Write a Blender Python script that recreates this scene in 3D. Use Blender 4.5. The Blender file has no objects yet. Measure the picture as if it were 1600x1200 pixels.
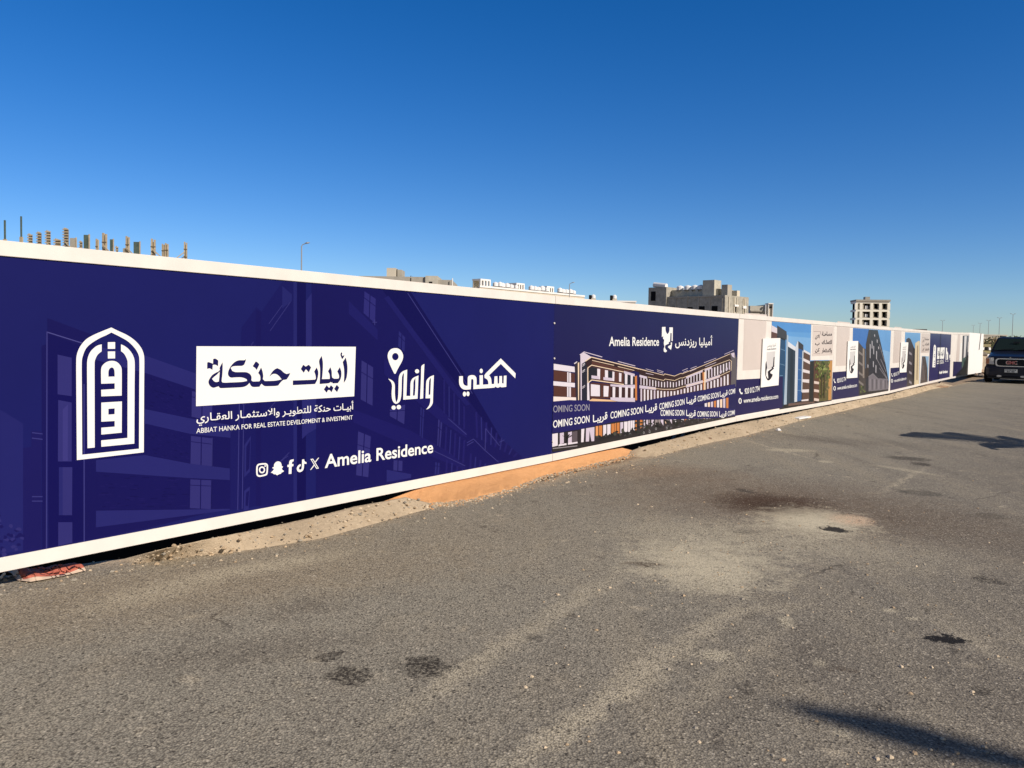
import bpy, bmesh, math, random
from mathutils import Vector, Matrix, noise as mnoise
from mathutils.geometry import tessellate_polygon
random.seed(7)
S = bpy.context.scene
COL = S.collection
R = math.radians

# ------------------------------------------------------------------ camera
CAM_Z = 1.7
PITCH, ROLL, SHIFT_PX, FPX = R(2.24), 0.0165, 25.5, 1200.0
fw = Vector((0, math.cos(PITCH), -math.sin(PITCH)))
rt = Vector((1, 0, 0)); up = rt.cross(fw)
rt, up = (rt*math.cos(ROLL)+up*math.sin(ROLL)), None
up = rt.cross(fw)
CPOS = Vector((0, 0, CAM_Z))
cd = bpy.data.cameras.new('camera'); cam = bpy.data.objects.new('camera', cd); COL.objects.link(cam)
cd.sensor_width = 36; cd.lens = 36*FPX/1600; cd.shift_y = -SHIFT_PX/1600
cd.clip_start = 0.05; cd.clip_end = 6000
cam.matrix_world = Matrix(((rt.x, up.x, -fw.x, 0), (rt.y, up.y, -fw.y, 0), (rt.z, up.z, -fw.z, CAM_Z), (0, 0, 0, 1)))
S.camera = cam

# ------------------------------------------------------------------ light
SUN_EL, SUN_AZ = R(33.5), Vector((0.75, -0.66)).normalized()
W = bpy.data.worlds.new('World'); S.world = W; W.use_nodes = True
nt = W.node_tree; nt.nodes.clear()
sky = nt.nodes.new('ShaderNodeTexSky'); sky.sky_type = 'NISHITA'; sky.sun_disc = False
sky.sun_elevation = SUN_EL; sky.sun_rotation = math.atan2(SUN_AZ.x, SUN_AZ.y)
sky.air_density = 1.0; sky.dust_density = 0.0; sky.ozone_density = 4.0
hsv = nt.nodes.new('ShaderNodeHueSaturation'); hsv.inputs['Saturation'].default_value = 1.36; hsv.inputs['Value'].default_value = 1.18
bg = nt.nodes.new('ShaderNodeBackground'); bg.inputs[1].default_value = 0.085
wo = nt.nodes.new('ShaderNodeOutputWorld')
nt.links.new(sky.outputs[0], hsv.inputs['Color'])
def wn(kind, **kw):
    n = nt.nodes.new(kind)
    for k, v in kw.items(): setattr(n, k, v)
    return n
tcw = wn('ShaderNodeTexCoord'); sep = wn('ShaderNodeSeparateXYZ'); nt.links.new(tcw.outputs['Generated'], sep.inputs[0])
lo = wn('ShaderNodeMapRange', interpolation_type='SMOOTHSTEP'); lo.inputs[1].default_value = -0.02; lo.inputs[2].default_value = 0.22; nt.links.new(sep.outputs['Z'], lo.inputs[0])
gmix = wn('ShaderNodeMix', data_type='RGBA'); gmix.inputs[6].default_value = (0.68, 0.84, 1.16, 1); gmix.inputs[7].default_value = (0.80, 0.83, 1.06, 1); nt.links.new(lo.outputs[0], gmix.inputs[0])
gain = wn('ShaderNodeVectorMath', operation='MULTIPLY'); nt.links.new(hsv.outputs[0], gain.inputs[0]); nt.links.new(gmix.outputs[2], gain.inputs[1])
# the sky round the sun is whiter and less saturated than the sky opposite it
sd = wn('ShaderNodeVectorMath', operation='DOT_PRODUCT'); sd.inputs[1].default_value = (SUN_AZ.x*math.cos(SUN_EL), SUN_AZ.y*math.cos(SUN_EL), math.sin(SUN_EL)); nt.links.new(tcw.outputs['Generated'], sd.inputs[0])
sf = wn('ShaderNodeMapRange', interpolation_type='SMOOTHSTEP'); sf.inputs[1].default_value = 0.15; sf.inputs[2].default_value = 0.62; nt.links.new(sd.outputs['Value'], sf.inputs[0])
hs2 = wn('ShaderNodeHueSaturation'); hs2.inputs['Saturation'].default_value = 0.42; hs2.inputs['Value'].default_value = 0.55; nt.links.new(sky.outputs[0], hs2.inputs['Color'])
smix = wn('ShaderNodeMix', data_type='RGBA'); nt.links.new(sf.outputs[0], smix.inputs[0]); nt.links.new(gain.outputs[0], smix.inputs[6]); nt.links.new(hs2.outputs[0], smix.inputs[7])
nt.links.new(smix.outputs[2], bg.inputs[0]); nt.links.new(bg.outputs[0], wo.inputs[0])
sl = bpy.data.lights.new('sun', 'SUN'); sl.energy = 5.0; sl.angle = R(0.5); sl.color = (1.0, 0.89, 0.785)
so = bpy.data.objects.new('sun', sl); COL.objects.link(so)
SUNV = Vector((SUN_AZ.x*math.cos(SUN_EL), SUN_AZ.y*math.cos(SUN_EL), math.sin(SUN_EL)))
so.rotation_euler = (-SUNV).to_track_quat('-Z', 'Y').to_euler(); so.location = (20, -20, 30)
S.view_settings.view_transform = 'Standard'; S.view_settings.look = 'None'
S.view_settings.exposure = 0.0; S.view_settings.gamma = 1.0
S.render.resolution_x, S.render.resolution_y = 1024, 768

# ------------------------------------------------------------------ survey helpers (photo pixel -> place)
def ray(x, y): return fw + rt*((x-800)/FPX) - up*((y-(600-SHIFT_PX))/FPX)
def gnd(x, y, z=0.0):
    d = ray(x, y); return CPOS + d*((z-CAM_Z)/d.z)
def at(x, y, Y):
    d = ray(x, y); return CPOS + d*(Y/d.y)
def Q(x0, y0, k, pts): return [(x0+a/k, y0+b/k) for a, b in pts]

# ------------------------------------------------------------------ materials
def srgb(c): return tuple(((v/255)/12.92 if v/255 <= 0.04045 else ((v/255+0.055)/1.055)**2.4) for v in c)
MATS = {}
def M(name, rgb, rough=0.7, spec=0.3, metal=0.0, var=0.0, vscale=4.0, bump=0.0, bscale=60.0, coat=0.0):
    if name in MATS: return MATS[name]
    m = bpy.data.materials.new(name); m.use_nodes = True; MATS[name] = m
    t = m.node_tree; b = t.nodes['Principled BSDF']
    b.inputs['Base Color'].default_value = (*rgb, 1); b.inputs['Roughness'].default_value = rough
    b.inputs['Specular IOR Level'].default_value = spec; b.inputs['Metallic'].default_value = metal
    b.inputs['Coat Weight'].default_value = coat
    if var or bump: tc = t.nodes.new('ShaderNodeTexCoord')
    if var:
        n = t.nodes.new('ShaderNodeTexNoise'); n.inputs['Scale'].default_value = vscale; n.inputs['Detail'].default_value = 6
        n.inputs['Roughness'].default_value = 0.65
        t.links.new(tc.outputs['Object'], n.inputs['Vector'])
        mr = t.nodes.new('ShaderNodeMapRange'); mr.inputs[1].default_value = 0.3; mr.inputs[2].default_value = 0.7
        mr.inputs[3].default_value = 1-var; mr.inputs[4].default_value = 1+var
        t.links.new(n.outputs[0], mr.inputs[0])
        mx = t.nodes.new('ShaderNodeVectorMath'); mx.operation = 'SCALE'; mx.inputs[0].default_value = rgb
        t.links.new(mr.outputs[0], mx.inputs['Scale']); t.links.new(mx.outputs[0], b.inputs['Base Color'])
    if bump:
        n2 = t.nodes.new('ShaderNodeTexNoise'); n2.inputs['Scale'].default_value = bscale; n2.inputs['Detail'].default_value = 4
        t.links.new(tc.outputs['Object'], n2.inputs['Vector'])
        bp = t.nodes.new('ShaderNodeBump'); bp.inputs['Strength'].default_value = bump; bp.inputs['Distance'].default_value = 0.02
        t.links.new(n2.outputs[0], bp.inputs['Height']); t.links.new(bp.outputs[0], b.inputs['Normal'])
    return m
def PR(c):   # printed ink of a given look
    return M('ink_%d_%d_%d' % c, tuple(v*0.80 for v in srgb(c)), rough=0.28, spec=0.17, var=0.05, vscale=1.1, bump=0.10, bscale=1.3)
WHITE_METAL = M('white_panel_paint', (0.715, 0.68, 0.64), 0.45, 0.35, var=0.06, vscale=3.5, bump=.05, bscale=4)
PLAIN_WHITE = M('bright_white_sheet', (0.80, 0.80, 0.79), 0.5, 0.3, var=0.02, vscale=1.2)
INK_WHITE = M('ink_white', (0.76, 0.78, 0.77), 0.4, 0.3)

# ------------------------------------------------------------------ object helpers
def tag(o, label=None, cat=None, group=None, kind=None):
    if label: o['label'] = label
    if cat: o['category'] = cat
    if group: o['group'] = group
    if kind: o['kind'] = kind
    return o
def empty(name, loc, rz=0.0, label=None, cat=None, group=None):
    o = bpy.data.objects.new(name, None); COL.objects.link(o); o.location = loc; o.rotation_euler = (0, 0, rz)
    o.empty_display_size = 0.2
    return tag(o, label, cat, group)
class MB:
    """collects simple solids into one mesh"""
    def __init__(s): s.v = []; s.f = []; s.mi = []; s.mats = []
    def slot(s, m):
        if m not in s.mats: s.mats.append(m)
        return s.mats.index(m)
    def add(s, vs, fs, m):
        b = len(s.v); k = s.slot(m); s.v += [tuple(v) for v in vs]
        for f in fs: s.f.append(tuple(b+i for i in f)); s.mi.append(k)
        return s
    def box(s, lo, hi, m):
        x0, y0, z0 = lo; x1, y1, z1 = hi
        return s.add([(x0,y0,z0),(x1,y0,z0),(x1,y1,z0),(x0,y1,z0),(x0,y0,z1),(x1,y0,z1),(x1,y1,z1),(x0,y1,z1)],
              [(3,2,1,0),(4,5,6,7),(0,1,5,4),(1,2,6,5),(2,3,7,6),(3,0,4,7)], m)
    def obox(s, c, a, la, b, lb, z0, z1, m):
        c = Vector((c[0], c[1])); a = Vector(a[:2]).normalized()*la; b = Vector(b[:2]).normalized()*lb
        p = [c, c+a, c+a+b, c+b]
        if a.x*b.y-a.y*b.x < 0: p = [p[0], p[3], p[2], p[1]]
        vs = [(q.x, q.y, z0) for q in p]+[(q.x, q.y, z1) for q in p]
        return s.add(vs, [(3,2,1,0),(4,5,6,7),(0,1,5,4),(1,2,6,5),(2,3,7,6),(3,0,4,7)], m)
    def bar(s, p, q, r, m, n=8, r2=None):
        p = Vector(p); q = Vector(q); d = (q-p).normalized(); r2 = r if r2 is None else r2
        u = d.orthogonal().normalized(); w = d.cross(u); vs = []; fs = []
        for c, rr in ((p, r), (q, r2)):
            for i in range(n):
                t = 2*math.pi*i/n; vs.append(c+u*math.cos(t)*rr+w*math.sin(t)*rr)
        for i in range(n): j = (i+1) % n; fs.append((i, j, n+j, n+i))
        fs += [tuple(range(n-1, -1, -1)), tuple(range(n, 2*n))]
        return s.add(vs, fs, m)
    def beam(s, p, q, w, h, m):
        p = Vector(p); q = Vector(q); d = (q-p).normalized(); u = d.cross(Vector((0, 0, 1)))
        u = Vector((1, 0, 0)) if u.length < 1e-4 else u.normalized(); v = u.cross(d)
        vs = [c+u*a*w/2+v*b*h/2 for c in (p, q) for a, b in ((-1,-1),(1,-1),(1,1),(-1,1))]
        return s.add(vs, [(0,1,2,3),(7,6,5,4),(1,0,4,5),(2,1,5,6),(3,2,6,7),(0,3,7,4)], m)
    def rings(s, rings, m, cap=True, closed=True):
        n = len(rings[0]); vs = [v for r in rings for v in r]; fs = []
        for k in range(len(rings)-1):
            for i in range(n if closed else n-1):
                j = (i+1) % n; fs.append((k*n+i, k*n+j, (k+1)*n+j, (k+1)*n+i))
        if cap: fs += [tuple(range(n-1, -1, -1)), tuple(range((len(rings)-1)*n, len(rings)*n))]
        return s.add(vs, fs, m)
    def build(s, name, parent=None, loc=None, smooth=False, bevel=0.0, sub=False):
        me = bpy.data.meshes.new(name)
        off = Vector(loc) if loc is not None else Vector((0, 0, 0))
        me.from_pydata([tuple(Vector(v)-off) for v in s.v], [], s.f)
        for m in s.mats: me.materials.append(m)
        me.polygons.foreach_set('material_index', s.mi)
        bm = bmesh.new(); bm.from_mesh(me)
        bmesh.ops.recalc_face_normals(bm, faces=bm.faces)
        if bevel: bmesh.ops.bevel(bm, geom=[e for e in bm.edges if len(e.link_faces) == 2 and e.calc_face_angle(0) > 0.5], offset=bevel, segments=2, affect='EDGES', clamp_overlap=True)
        bm.to_mesh(me); bm.free()
        if smooth:
            for p in me.polygons: p.use_smooth = True
        o = bpy.data.objects.new(name, me); COL.objects.link(o)
        if parent is not None: o.parent = parent
        elif loc is not None: o.location = loc
        return o
def dup(root, loc, rz=None, label=None, scale=None):
    r = root.copy(); COL.objects.link(r); r.location = loc
    if rz is not None: r.rotation_euler = (0, 0, rz)
    if scale: r.scale = scale
    if label: r['label'] = label
    for ch in list(root.children):
        c = ch.copy(); COL.objects.link(c); c.parent = r
        for g in list(ch.children):
            d = g.copy(); COL.objects.link(d); d.parent = c
    return r

# ------------------------------------------------------------------ fence line (plan joints A..I, bottom heights)
FH = 2.11
J = [(-3.261,4.868,.152),(0.531,9.836,.125),(4.435,15.099,.128),(8.327,19.904,.119),(12.184,24.735,.113),
     (16.651,30.686,.137),(20.183,35.263,.156),(22.413,37.766,.200),(24.701,40.326,.222)]
d0 = (Vector(J[1][:2])-Vector(J[0][:2])).normalized()
J0 = (J[0][0]-d0.x*3.2, J[0][1]-d0.y*3.2, .16)
SEG = [(J0, J[1])]+[(J[i], J[i+1]) for i in range(1, 8)]
class Panel:
    def __init__(s, i):
        s.a, s.b = SEG[i]; s.A = Vector(s.a[:2]); s.B = Vector(s.b[:2])
        s.d = (s.B-s.A).normalized(); s.n = Vector((s.d.y, -s.d.x)); s.L = (s.B-s.A).length
        s.step = 0.00022*max(1.0, s.A.length/9)
    def pt(s, x, y, off=0.0):
        r = ray(x, y); o = s.A+s.n*off
        t = (o-CPOS.xy).dot(s.n)/r.xy.dot(s.n)
        return CPOS+r*t
    def w(s, u, z, off=0.0):
        p = s.A+s.d*u+s.n*off; return Vector((p.x, p.y, z))
    def zb(s, u): return s.a[2]+(s.b[2]-s.a[2])*u/s.L

def smooth(loop, thr=42, n=4):
    N = len(loop); P = [Vector(p) for p in loop]; out = []
    def corner(i):
        a = P[i]-P[i-1]; b = P[(i+1) % N]-P[i]
        if a.length < 1e-6 or b.length < 1e-6: return True
        return math.degrees(a.angle(b)) > thr
    C = [corner(i) for i in range(N)]
    for i in range(N):
        j = (i+1) % N; p0, p1, p2, p3 = P[i-1], P[i], P[j], P[(j+1) % N]
        m1 = (p2-p1) if C[i] else (p2-p0)*0.5
        m2 = (p2-p1) if C[j] else (p3-p1)*0.5
        L = (p2-p1).length
        if m1.length > L*1.2: m1 = m1.normalized()*L*1.2
        if m2.length > L*1.2: m2 = m2.normalized()*L*1.2
        for k in range(n):
            t = k/n; t2 = t*t; t3 = t2*t
            out.append(tuple(p1*(2*t3-3*t2+1)+m1*(t3-2*t2+t)+p2*(-2*t3+3*t2)+m2*(t3-t2)))
    return out
def ell(cx, cy, rx, ry=None, n=20):
    ry = rx if ry is None else ry
    return [(cx+rx*math.cos(2*math.pi*i/n), cy+ry*math.sin(2*math.pi*i/n)) for i in range(n)]
def strip(pts, w):   # a thin band along a polyline, in picture units
    P = [Vector(p) for p in pts]; L = []; Rr = []
    for i, p in enumerate(P):
        a = (P[i]-P[i-1]).normalized() if i else (P[1]-P[0]).normalized()
        b = (P[i+1]-P[i]).normalized() if i < len(P)-1 else a
        t = (a+b).normalized(); nn = Vector((-t.y, t.x)); k = 1/max(0.5, nn.dot(Vector((-a.y, a.x))))
        L.append(tuple(p+nn*w/2*k)); Rr.append(tuple(p-nn*w/2*k))
    return L+Rr[::-1]

class Art:
    """printed work on a panel; every shape lies a hair above what it overlaps"""
    def __init__(s, P, base): s.P = P; s.base = base; s.boxes = []; s.mb = {}
    def layer(s, bb):
        k = 0
        for b, l in s.boxes:
            if b[0] < bb[2] and bb[0] < b[2] and b[1] < bb[3] and bb[1] < b[3]: k = max(k, l+1)
        s.boxes.append((bb, k)); return k
    def fill(s, key, mat, *loops, sm=False):
        lp = [smooth(l) if sm else l for l in loops]
        xs = [p[0] for p in lp[0]]; ys = [p[1] for p in lp[0]]
        k = s.layer((min(xs), min(ys), max(xs), max(ys)))
        off = s.base+s.P.step*k
        flat = [p for l in lp for p in l]
        tri = tessellate_polygon([[Vector((x, y, 0)) for x, y in l] for l in lp])
        s.mb.setdefault(key, MB()).add([s.P.pt(x, y, off) for x, y in flat], [tuple(t) for t in tri], mat)
    def text(s, key, mat, body, p0, p1, cap, bold=0.0, ref='H'):
        me, cz = text_mesh(body, bold, ref)
        xs = [v.co.x for v in me.vertices]; u0, u1 = min(xs), max(xs)
        hi = max(v.co.y for v in me.vertices)/cz*cap
        s.nt = getattr(s, 'nt', 0)+1; key = '%s|%d' % (key, s.nt)
        k = s.layer((min(p0[0], p1[0]), min(p0[1], p1[1])-hi, max(p0[0], p1[0]), max(p0[1], p1[1])+cap*.4))
        isl = islands(me)
        mb = s.mb.setdefault(key, MB()); vs = []
        for v in me.vertices:
            off = s.base+s.P.step*(k+0.25*(isl[v.index] % 3))
            t = (v.co.x-u0)/(u1-u0)
            A = s.P.pt(*p0, off); B = s.P.pt(*p1, off); c = (s.P.pt(p0[0], p0[1]-cap, off)-A).z
            q = A+(B-A)*t; q.z += v.co.y/cz*c; vs.append(q)
        for _ in range(1): s.boxes[-1] = (s.boxes[-1][0], k+1)
        mb.add(vs, [tuple(p.vertices) for p in me.polygons], mat)
    def build(s, root):
        return {k: mb.build(k.split('|')[0], root, root.location) for k, mb in s.mb.items()}
_TX = {}
def text_mesh(body, bold=0.0, ref='H'):
    key = (body, bold, ref)
    if key in _TX: return _TX[key]
    def mk(t, b):
        c = bpy.data.curves.new('text', 'FONT'); c.body = t; c.offset = b; c.resolution_u = 4; c.fill_mode = 'FRONT'
        o = bpy.data.objects.new('text', c); COL.objects.link(o)
        bpy.context.view_layer.update()
        me = bpy.data.meshes.new_from_object(o.evaluated_get(bpy.context.evaluated_depsgraph_get()))
        bpy.data.objects.remove(o); return me
    r = mk(ref, 0.0); cz = max(v.co.y for v in r.vertices)
    _TX[key] = (mk(body, bold), cz); return _TX[key]
def islands(me):
    n = len(me.vertices); p = list(range(n))
    def f(i):
        while p[i] != i: p[i] = p[p[i]]; i = p[i]
        return i
    for e in me.edges: p[f(e.vertices[0])] = f(e.vertices[1])
    ids = {}; return [ids.setdefault(f(i), len(ids)) for i in range(n)]
AR = {'ا':0xFE8D,'أ':0xFE83,'ب':0xFE8F,'ت':0xFE95,'ة':0xFE93,'ث':0xFE99,'ح':0xFEA1,'د':0xFEA9,'ر':0xFEAD,'ز':0xFEAF,'س':0xFEB1,'ع':0xFEC9,
      'ط':0xFEC1,'ف':0xFED1,'ق':0xFED5,'ك':0xFED9,'ل':0xFEDD,'م':0xFEE1,'ن':0xFEE5,'و':0xFEED,'ي':0xFEF1,'ش':0xFEB5}
NOJOIN = set('اأدرزوة')
def arabic(t):
    t = t.replace('لا', '\uFEFB'); out = []
    for i, ch in enumerate(t):
        pv = t[i-1] if i else ' '; nx = t[i+1] if i < len(t)-1 else ' '
        jp = (pv in AR and pv not in NOJOIN) or pv == 'ـ'
        jn = nx in AR or nx in 'ـ\uFEFB'
        if ch == '\uFEFB': out.append(chr(0xFEFB+(1 if jp else 0)))
        elif ch in AR:
            if ch in NOJOIN: out.append(chr(AR[ch]+(1 if jp else 0)))
            else: out.append(chr(AR[ch]+(3 if jp and jn else 1 if jp else 2 if jn else 0)))
        else: out.append(ch)
    return ''.join(reversed(out))

# ================================================================== SETTING
def edge_pt(lst, z=0.0): return [gnd(x, y, z) for x, y in lst]
# edge of the asphalt along the verge, and the crest of the dirt under the hoarding
ASPH = [(-330,985),(-160,945),(0,907),(80,893),(171,880),(280,867),(385,856),(490,840),(560,821),(651,796),(762,773),(864,747),(931,732),(999,717),
        (1100,692),(1157,681),(1262,653),(1320,640.5),(1350,633),(1415,619),(1450,608.5),(1486,603)]
Pn = [Panel(i) for i in range(8)]
def seg_of(x):
    for i, xe in enumerate((863, 1151, 1301, 1390, 1451, 1486.5, 1512)):
        if x < xe: return Pn[i]
    return Pn[7]
asph = edge_pt(ASPH)
last = asph[-1]
asph_far = [last+Vector((.62, .785, 0))*k for k in (3, 6.5, 12, 40, 120, 400)]
edge = asph+asph_far

# --- desert ground: one sheet to the horizon, sunk and blackened behind the hoarding in place of its shade
def fence_pt(u):   # u = metres along the whole fence
    for P in Pn[:7]:
        if u <= P.L or P is Pn[6]: p = P.A+P.d*u; return p, P.n
        u -= P.L
def mat_sand(name, c1, c2, c3, sc=1.0):
    m = bpy.data.materials.new(name); m.use_nodes = True; t = m.node_tree; b = t.nodes['Principled BSDF']
    b.inputs['Roughness'].default_value = 0.95; b.inputs['Specular IOR Level'].default_value = 0.1
    tc = t.nodes.new('ShaderNodeTexCoord')
    def nz(s, d=8, r=.6):
        n = t.nodes.new('ShaderNodeTexNoise'); n.inputs['Scale'].default_value = s*sc; n.inputs['Detail'].default_value = d; n.inputs['Roughness'].default_value = r
        t.links.new(tc.outputs['Object'], n.inputs['Vector']); return n
    a = nz(1.3); c = nz(22, 5, .75); e = nz(90, 3, .8)
    r = t.nodes.new('ShaderNodeValToRGB'); r.color_ramp.elements[0].position = .32; r.color_ramp.elements[1].position = .68
    r.color_ramp.elements[0].color = (*c1, 1); r.color_ramp.elements[1].color = (*c2, 1)
    el = r.color_ramp.elements.new(.5); el.color = (*c3, 1)
    mx = t.nodes.new('ShaderNodeMath'); mx.operation = 'MULTIPLY_ADD'; mx.inputs[1].default_value = .5
    t.links.new(a.outputs[0], mx.inputs[0])
    m2 = t.nodes.new('ShaderNodeMath'); m2.operation = 'MULTIPLY'; m2.inputs[1].default_value = .5
    t.links.new(c.outputs[0], m2.inputs[0]); t.links.new(m2.outputs[0], mx.inputs[2])
    t.links.new(mx.outputs[0], r.inputs[0]); t.links.new(r.outputs[0], b.inputs['Base Color'])
    bp = t.nodes.new('ShaderNodeBump'); bp.inputs['Strength'].default_value = .7; bp.inputs['Distance'].default_value = .025
    ad = t.nodes.new('ShaderNodeMath'); ad.operation = 'ADD'
    t.links.new(c.outputs[0], ad.inputs[0]); t.links.new(e.outputs[0], ad.inputs[1])
    t.links.new(ad.outputs[0], bp.inputs['Height']); t.links.new(bp.outputs[0], b.inputs['Normal']); return m
M_DESERT = mat_sand('desert_sand', (.26,.20,.14), (.36,.29,.21), (.31,.24,.17), .3)
M_DIRT = mat_sand('verge_dirt', (.40,.32,.225), (.64,.53,.385), (.52,.42,.295))
M_ORANGE = mat_sand('orange_sand', (.66,.34,.15), (.76,.42,.205), (.71,.38,.175))
M_SHADE_SOIL = M('soil_painted_shade', (.018, .015, .012), .95, .05, var=.3, vscale=3)  # near-black colour paints in the shade under and behind the hoarding
gb = MB()
rows = []
us = [0, 2, 4, 6, 8, 10, 12, 15, 18, 22, 26, 30, 35, 40, 45, sum(p.L for p in Pn[:7])]
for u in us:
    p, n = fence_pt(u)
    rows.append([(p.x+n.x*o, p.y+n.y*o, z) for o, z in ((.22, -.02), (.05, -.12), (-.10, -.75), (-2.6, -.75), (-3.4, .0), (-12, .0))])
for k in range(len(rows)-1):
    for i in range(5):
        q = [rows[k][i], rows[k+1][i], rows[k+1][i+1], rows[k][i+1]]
        gb.add(q, [(0, 1, 2, 3)], M_SHADE_SOIL if i in (1, 2, 3) else M_DESERT)
BIG = 3000
f0 = rows[0]; f1 = rows[-1]
fr = [r[0] for r in rows]; bk = [r[-1] for r in rows]
gb.add(fr+[(BIG, 1200, -.02), (BIG, -300, -.02), (0, -300, -.02), (-60, -80, -.02)], [tuple(range(len(fr)+4))], M_DESERT)
gb.add(bk+[(BIG, 3000, 0), (-BIG, 3000, 0), (-BIG, -300, 0)], [tuple(range(len(bk)+3))], M_DESERT)
gb.add([f1[i] for i in range(6)]+[(BIG, 3000, 0), (BIG, 1200, -.02)], [(0, 1, 2, 3, 4, 5, 6, 7)], M_DESERT)
gb.add([f0[i] for i in range(6)]+[(-BIG, -300, 0), (-60, -80, -.02)], [(0, 1, 2, 3, 4, 5, 6, 7)], M_DESERT)
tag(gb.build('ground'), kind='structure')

# --- asphalt
def mat_asphalt():
    m = bpy.data.materials.new('worn_asphalt'); m.use_nodes = True; t = m.node_tree; b = t.nodes['Principled BSDF']
    b.inputs['Roughness'].default_value = .88; b.inputs['Specular IOR Level'].default_value = .22
    N = t.nodes; Lk = t.links.new
    tc = N.new('ShaderNodeTexCoord'); co = tc.outputs['Object']
    def nz(s, d=6, r=.6, dist=0):
        n = N.new('ShaderNodeTexNoise'); n.inputs['Scale'].default_value = s; n.inputs['Detail'].default_value = d
        n.inputs['Roughness'].default_value = r; n.inputs['Distortion'].default_value = dist; Lk(co, n.inputs['Vector']); return n.outputs[0]
    def mr(v, a, b_, c, d_):
        n = N.new('ShaderNodeMapRange'); n.inputs[1].default_value = a; n.inputs[2].default_value = b_; n.inputs[3].default_value = c; n.inputs[4].default_value = d_
        Lk(v, n.inputs[0]); return n.outputs[0]
    def mix(fac, A, Bc):
        n = N.new('ShaderNodeMix'); n.data_type = 'RGBA'; n.clamp_factor = True
        if isinstance(fac, float): n.inputs[0].default_value = fac
        else: Lk(fac, n.inputs[0])
        for i, c in ((6, A), (7, Bc)):
            if isinstance(c, tuple): n.inputs[i].default_value = (*c, 1)
            else: Lk(c, n.inputs[i])
        return n.outputs[2]
    def mul(a, b_):
        n = N.new('ShaderNodeMath'); n.operation = 'MULTIPLY'
        for i, v in ((0, a), (1, b_)):
            if isinstance(v, float): n.inputs[i].default_value = v
            else: Lk(v, n.inputs[i])
        return n.outputs[0]
    base = mix(mr(nz(.35, 5, .6), .35, .65, 0, 1), (.19,.168,.136), (.23,.203,.163))
    dp = N.new('ShaderNodeVectorMath'); dp.operation = 'DOT_PRODUCT'; dp.inputs[1].default_value = (.79, -.61, 0); Lk(co, dp.inputs[0])
    dn = N.new('ShaderNodeMath'); dn.operation = 'MULTIPLY_ADD'; dn.inputs[1].default_value = 2.6; Lk(nz(.8, 6, .65, .5), dn.inputs[0]); Lk(dp.outputs['Value'], dn.inputs[2])
    base = mix(mr(dn.outputs[0], -1.9, 1.7, 1, 0), base, (.345,.32,.255))
    # wheel-worn bands running with the road
    mp = N.new('ShaderNodeMapping'); mp.inputs['Rotation'].default_value = (0, 0, R(-37.5)); mp.inputs['Scale'].default_value = (1.5, .16, 1); Lk(co, mp.inputs[0])
    bn = N.new('ShaderNodeTexNoise'); bn.inputs['Scale'].default_value = 1.3; bn.inputs['Detail'].default_value = 7; bn.inputs['Roughness'].default_value = .62; Lk(mp.outputs[0], bn.inputs['Vector'])
    base = mix(mr(bn.outputs[0], .5, .72, 0, .5), base, (.46,.40,.285)); base = mix(mr(bn.outputs[0], .3, .46, .45, 0), base, (.135,.118,.097))
    base = mix(mul(mr(nz(2.2, 8, .7, .6), .52, .72, 0, 1), .5), base, (.45,.39,.28))
    base = mix(mul(mr(nz(3.1, 8, .75, .4), .55, .75, 0, 1), .45), base, (.13,.113,.092))
    v3 = N.new('ShaderNodeTexVoronoi'); v3.inputs['Scale'].default_value = 5.5; v3.inputs['Randomness'].default_value = 1.0
    wv = N.new('ShaderNodeTexNoise'); wv.inputs['Scale'].default_value = 14; wv.inputs['Detail'].default_value = 5; Lk(co, wv.inputs['Vector'])
    wa = N.new('ShaderNodeVectorMath'); wa.operation = 'MULTIPLY_ADD'; wa.inputs[1].default_value = (.16, .16, 0); Lk(wv.outputs['Color'], wa.inputs[0]); Lk(co, wa.inputs[2]); Lk(wa.outputs[0], v3.inputs['Vector'])
    g3_ = N.new('ShaderNodeSeparateColor'); Lk(v3.outputs['Color'], g3_.inputs[0])
    sm_ = mul(mr(v3.outputs['Distance'], .10, .34, 1, 0), .85)
    base = mix(mul(mr(g3_.outputs[0], .86, .96, 0, 1), sm_), base, (.60,.525,.385)); base = mix(mul(mr(g3_.outputs[1], .90, .97, 0, .9), sm_), base, (.07,.06,.048))
    # fine cracks
    cw = N.new('ShaderNodeTexNoise'); cw.inputs['Scale'].default_value = 3; cw.inputs['Detail'].default_value = 4; Lk(co, cw.inputs['Vector'])
    cm = N.new('ShaderNodeVectorMath'); cm.operation = 'MULTIPLY_ADD'; cm.inputs[1].default_value = (.5, .5, 0); Lk(cw.outputs['Color'], cm.inputs[0]); Lk(co, cm.inputs[2])
    vc = N.new('ShaderNodeTexVoronoi'); vc.feature = 'DISTANCE_TO_EDGE'; vc.inputs['Scale'].default_value = .42; Lk(cm.outputs[0], vc.inputs['Vector'])
    base = mix(mul(mr(vc.outputs['Distance'], .0015, .006, .75, 0), mr(nz(.55, 3, .5), .52, .62, 0, 1)), base, (.06,.052,.044))
    # drifted dirt along the verge
    at_ = N.new('ShaderNodeAttribute'); at_.attribute_name = 'verge_dust'
    en = N.new('ShaderNodeMath'); en.operation = 'MULTIPLY_ADD'; en.inputs[1].default_value = 1.1; Lk(nz(7, 6, .75), en.inputs[0]); Lk(at_.outputs['Fac'], en.inputs[2])
    base = mix(mr(en.outputs[0], 1.0, 1.5, 0, .9), base, (.56,.44,.295))
    n_edge = nz(5.5, 5, .7); n_fine = nz(24, 4, .75); speck = mr(nz(48, 4, .8), .40, .56, .15, 1.0)
    w1 = N.new('ShaderNodeTexNoise'); w1.inputs['Scale'].default_value = 7; w1.inputs['Detail'].default_value = 5; w1.inputs['Roughness'].default_value = .75; Lk(co, w1.inputs['Vector'])
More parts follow.
